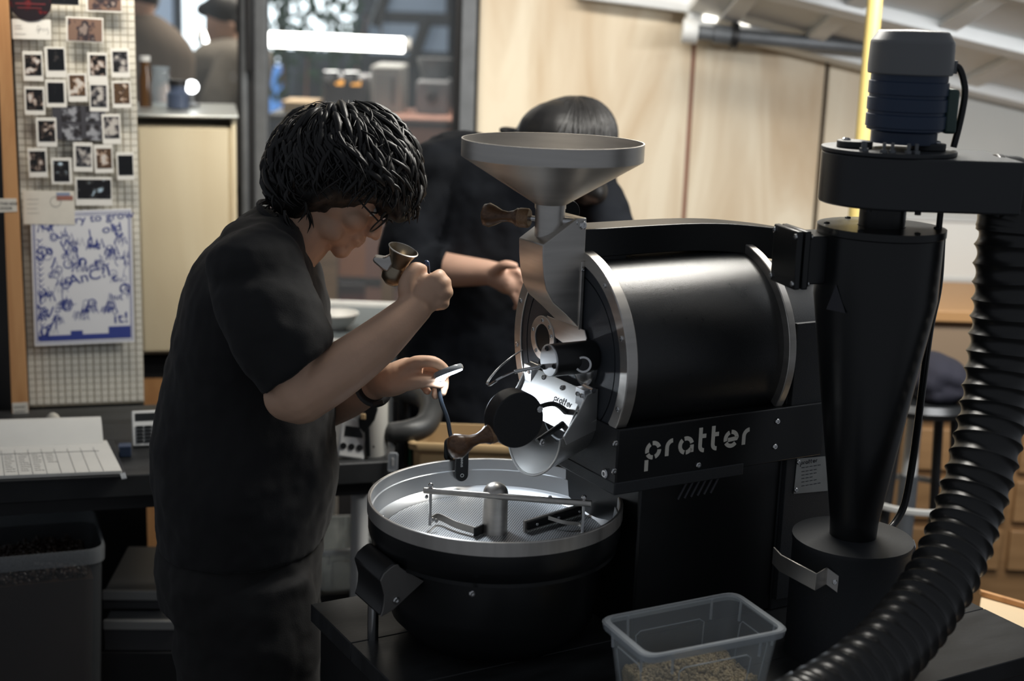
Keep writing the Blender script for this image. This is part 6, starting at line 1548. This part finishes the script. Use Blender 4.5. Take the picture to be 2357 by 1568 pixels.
for (x, y, d, rx, ry, rz) in ((1292, 318, -.02, .100, .10, .082), (1275, 350, .04, .095, .09, .09), (1330, 360, -.01, .062, .085, .085), (1240, 330, .02, .055, .08, .05), (1350, 415, .0, .040, .07, .055), (1372, 440, -.01, .026, .05, .030)):
    ball(bm, B_(x, y, d), (rx, ry, rz), 18, 12)
hB = remesh('hair', bm, 'hair', .006, pB_, 4)
bm = newbm(); rnd = random.Random(12); HCb = B_(1292, 345, 0)
for i in range(700):
    az = rnd.uniform(0, 2 * pi); end = 1.55 + rnd.uniform(-.3, .35); st = rnd.uniform(.0, .5); o0 = rnd.uniform(0, .05); w = rnd.uniform(-.3, .3); n = 7
    pts = []
    for k in range(n):
        t = k / (n - 1); pol = st + (end - st) * t; a = az + w * t; tilt_ = .35
        d = V((cos(a) * sin(pol) * .112, sin(a) * sin(pol) * .122, cos(pol) * .114)); pts.append(HCb + d * (1 + o0 * (.3 + .7 * t)) + V((.03 * cos(pol), 0, 0)))
    r = rnd.uniform(.0012, .0034); tube(bm, pts, [r * .5, r, r, r, r, r * .7, r * .15], 5, 2)
obj('hair_locks', bm, 'hair', pB_, angle=80)['kind'] = 'stuff'
bm = newbm()
loft(bm, [secb(1150, 1240, 318, .085, 10, .09), secb(1030, 1290, 345, .125, 16, .10), secb(975, 1330, 400, .150, 16, .10), secb(945, 1340, 500, .150, 6, .09), secb(935, 1300, 620, .150, 0, .08), secb(920, 1240, 760, .150, 0, .07), secb(905, 1210, 900, .155, 0, .06), secb(900, 1200, 1010, .16, 0, .06)], 30, 5)
loft(bm, [(B_(1010, 385, .06), V((.070, 0, .03)), V((0, .075, 0))), (B_(965, 480, .0), V((.066, 0, .012)), V((0, .065, 0))), (B_(938, 560, -.03), V((.062, 0, .02)), V((0, .058, 0))), (B_(950, 606, -.05), V((.045, 0, .045)), V((0, .055, 0))), (B_(1018, 620, -.075), V((.010, 0, .050)), V((0, .052, 0)))], 24, 5)
loft(bm, [(B_(1340, 400, .10), V((.06, 0, .03)), V((0, .07, 0))), (B_(1390, 490, .06), V((.06, 0, 0)), V((0, .06, 0))), (B_(1420, 600, .03), V((.05, 0, .03)), V((0, .052, 0)))], 20, 4)
ball(bm, B_(1012, 395, .06), (.085, .09, .075)); ball(bm, B_(1060, 345, .09), (.08, .09, .045)); ball(bm, B_(1340, 405, .10), (.08, .085, .075))
sB = remesh('long_shirt', bm, 'denim', .007, pB_, 5, wrinkle=.02, wscale=.10)
b = newbm(); cc = secb(1160, 1245, 312, .085, 10, .085); tube(b, [cc[0] + cc[1] * 1.05 * cos(t) + cc[2] * cos(0) * sin(t) for t in [2 * pi * k / 28 for k in range(29)]], .010, 8, flat=.6); obj('collar', b, 'denim', sB)
bm = newbm()
for x, d in ((1030, .02), (1120, .12)):
    h_ = B_(x, 930, d); loft(bm, [(h_, V((.11, 0, 0)), V((0, .10, 0))), (V((h_.x, h_.y, .46)), V((.085, 0, 0)), V((0, .08, 0))), (V((h_.x, h_.y, .07)), V((.07, 0, 0)), V((0, .07, 0)))], 20, 4)
remesh('trousers', bm, 'trouser', .009, pB_, 4)
bm = newbm()
for x, d in ((1030, .02), (1120, .12)):
    h_ = B_(x, 930, d); tube(bm, [V((h_.x - .01, h_.y + .05, .05)), V((h_.x + .05, h_.y - .14, .04))], [.05, .04], 14, 3, True)
remesh('shoes', bm, 'gloss', .009, pB_, 2)
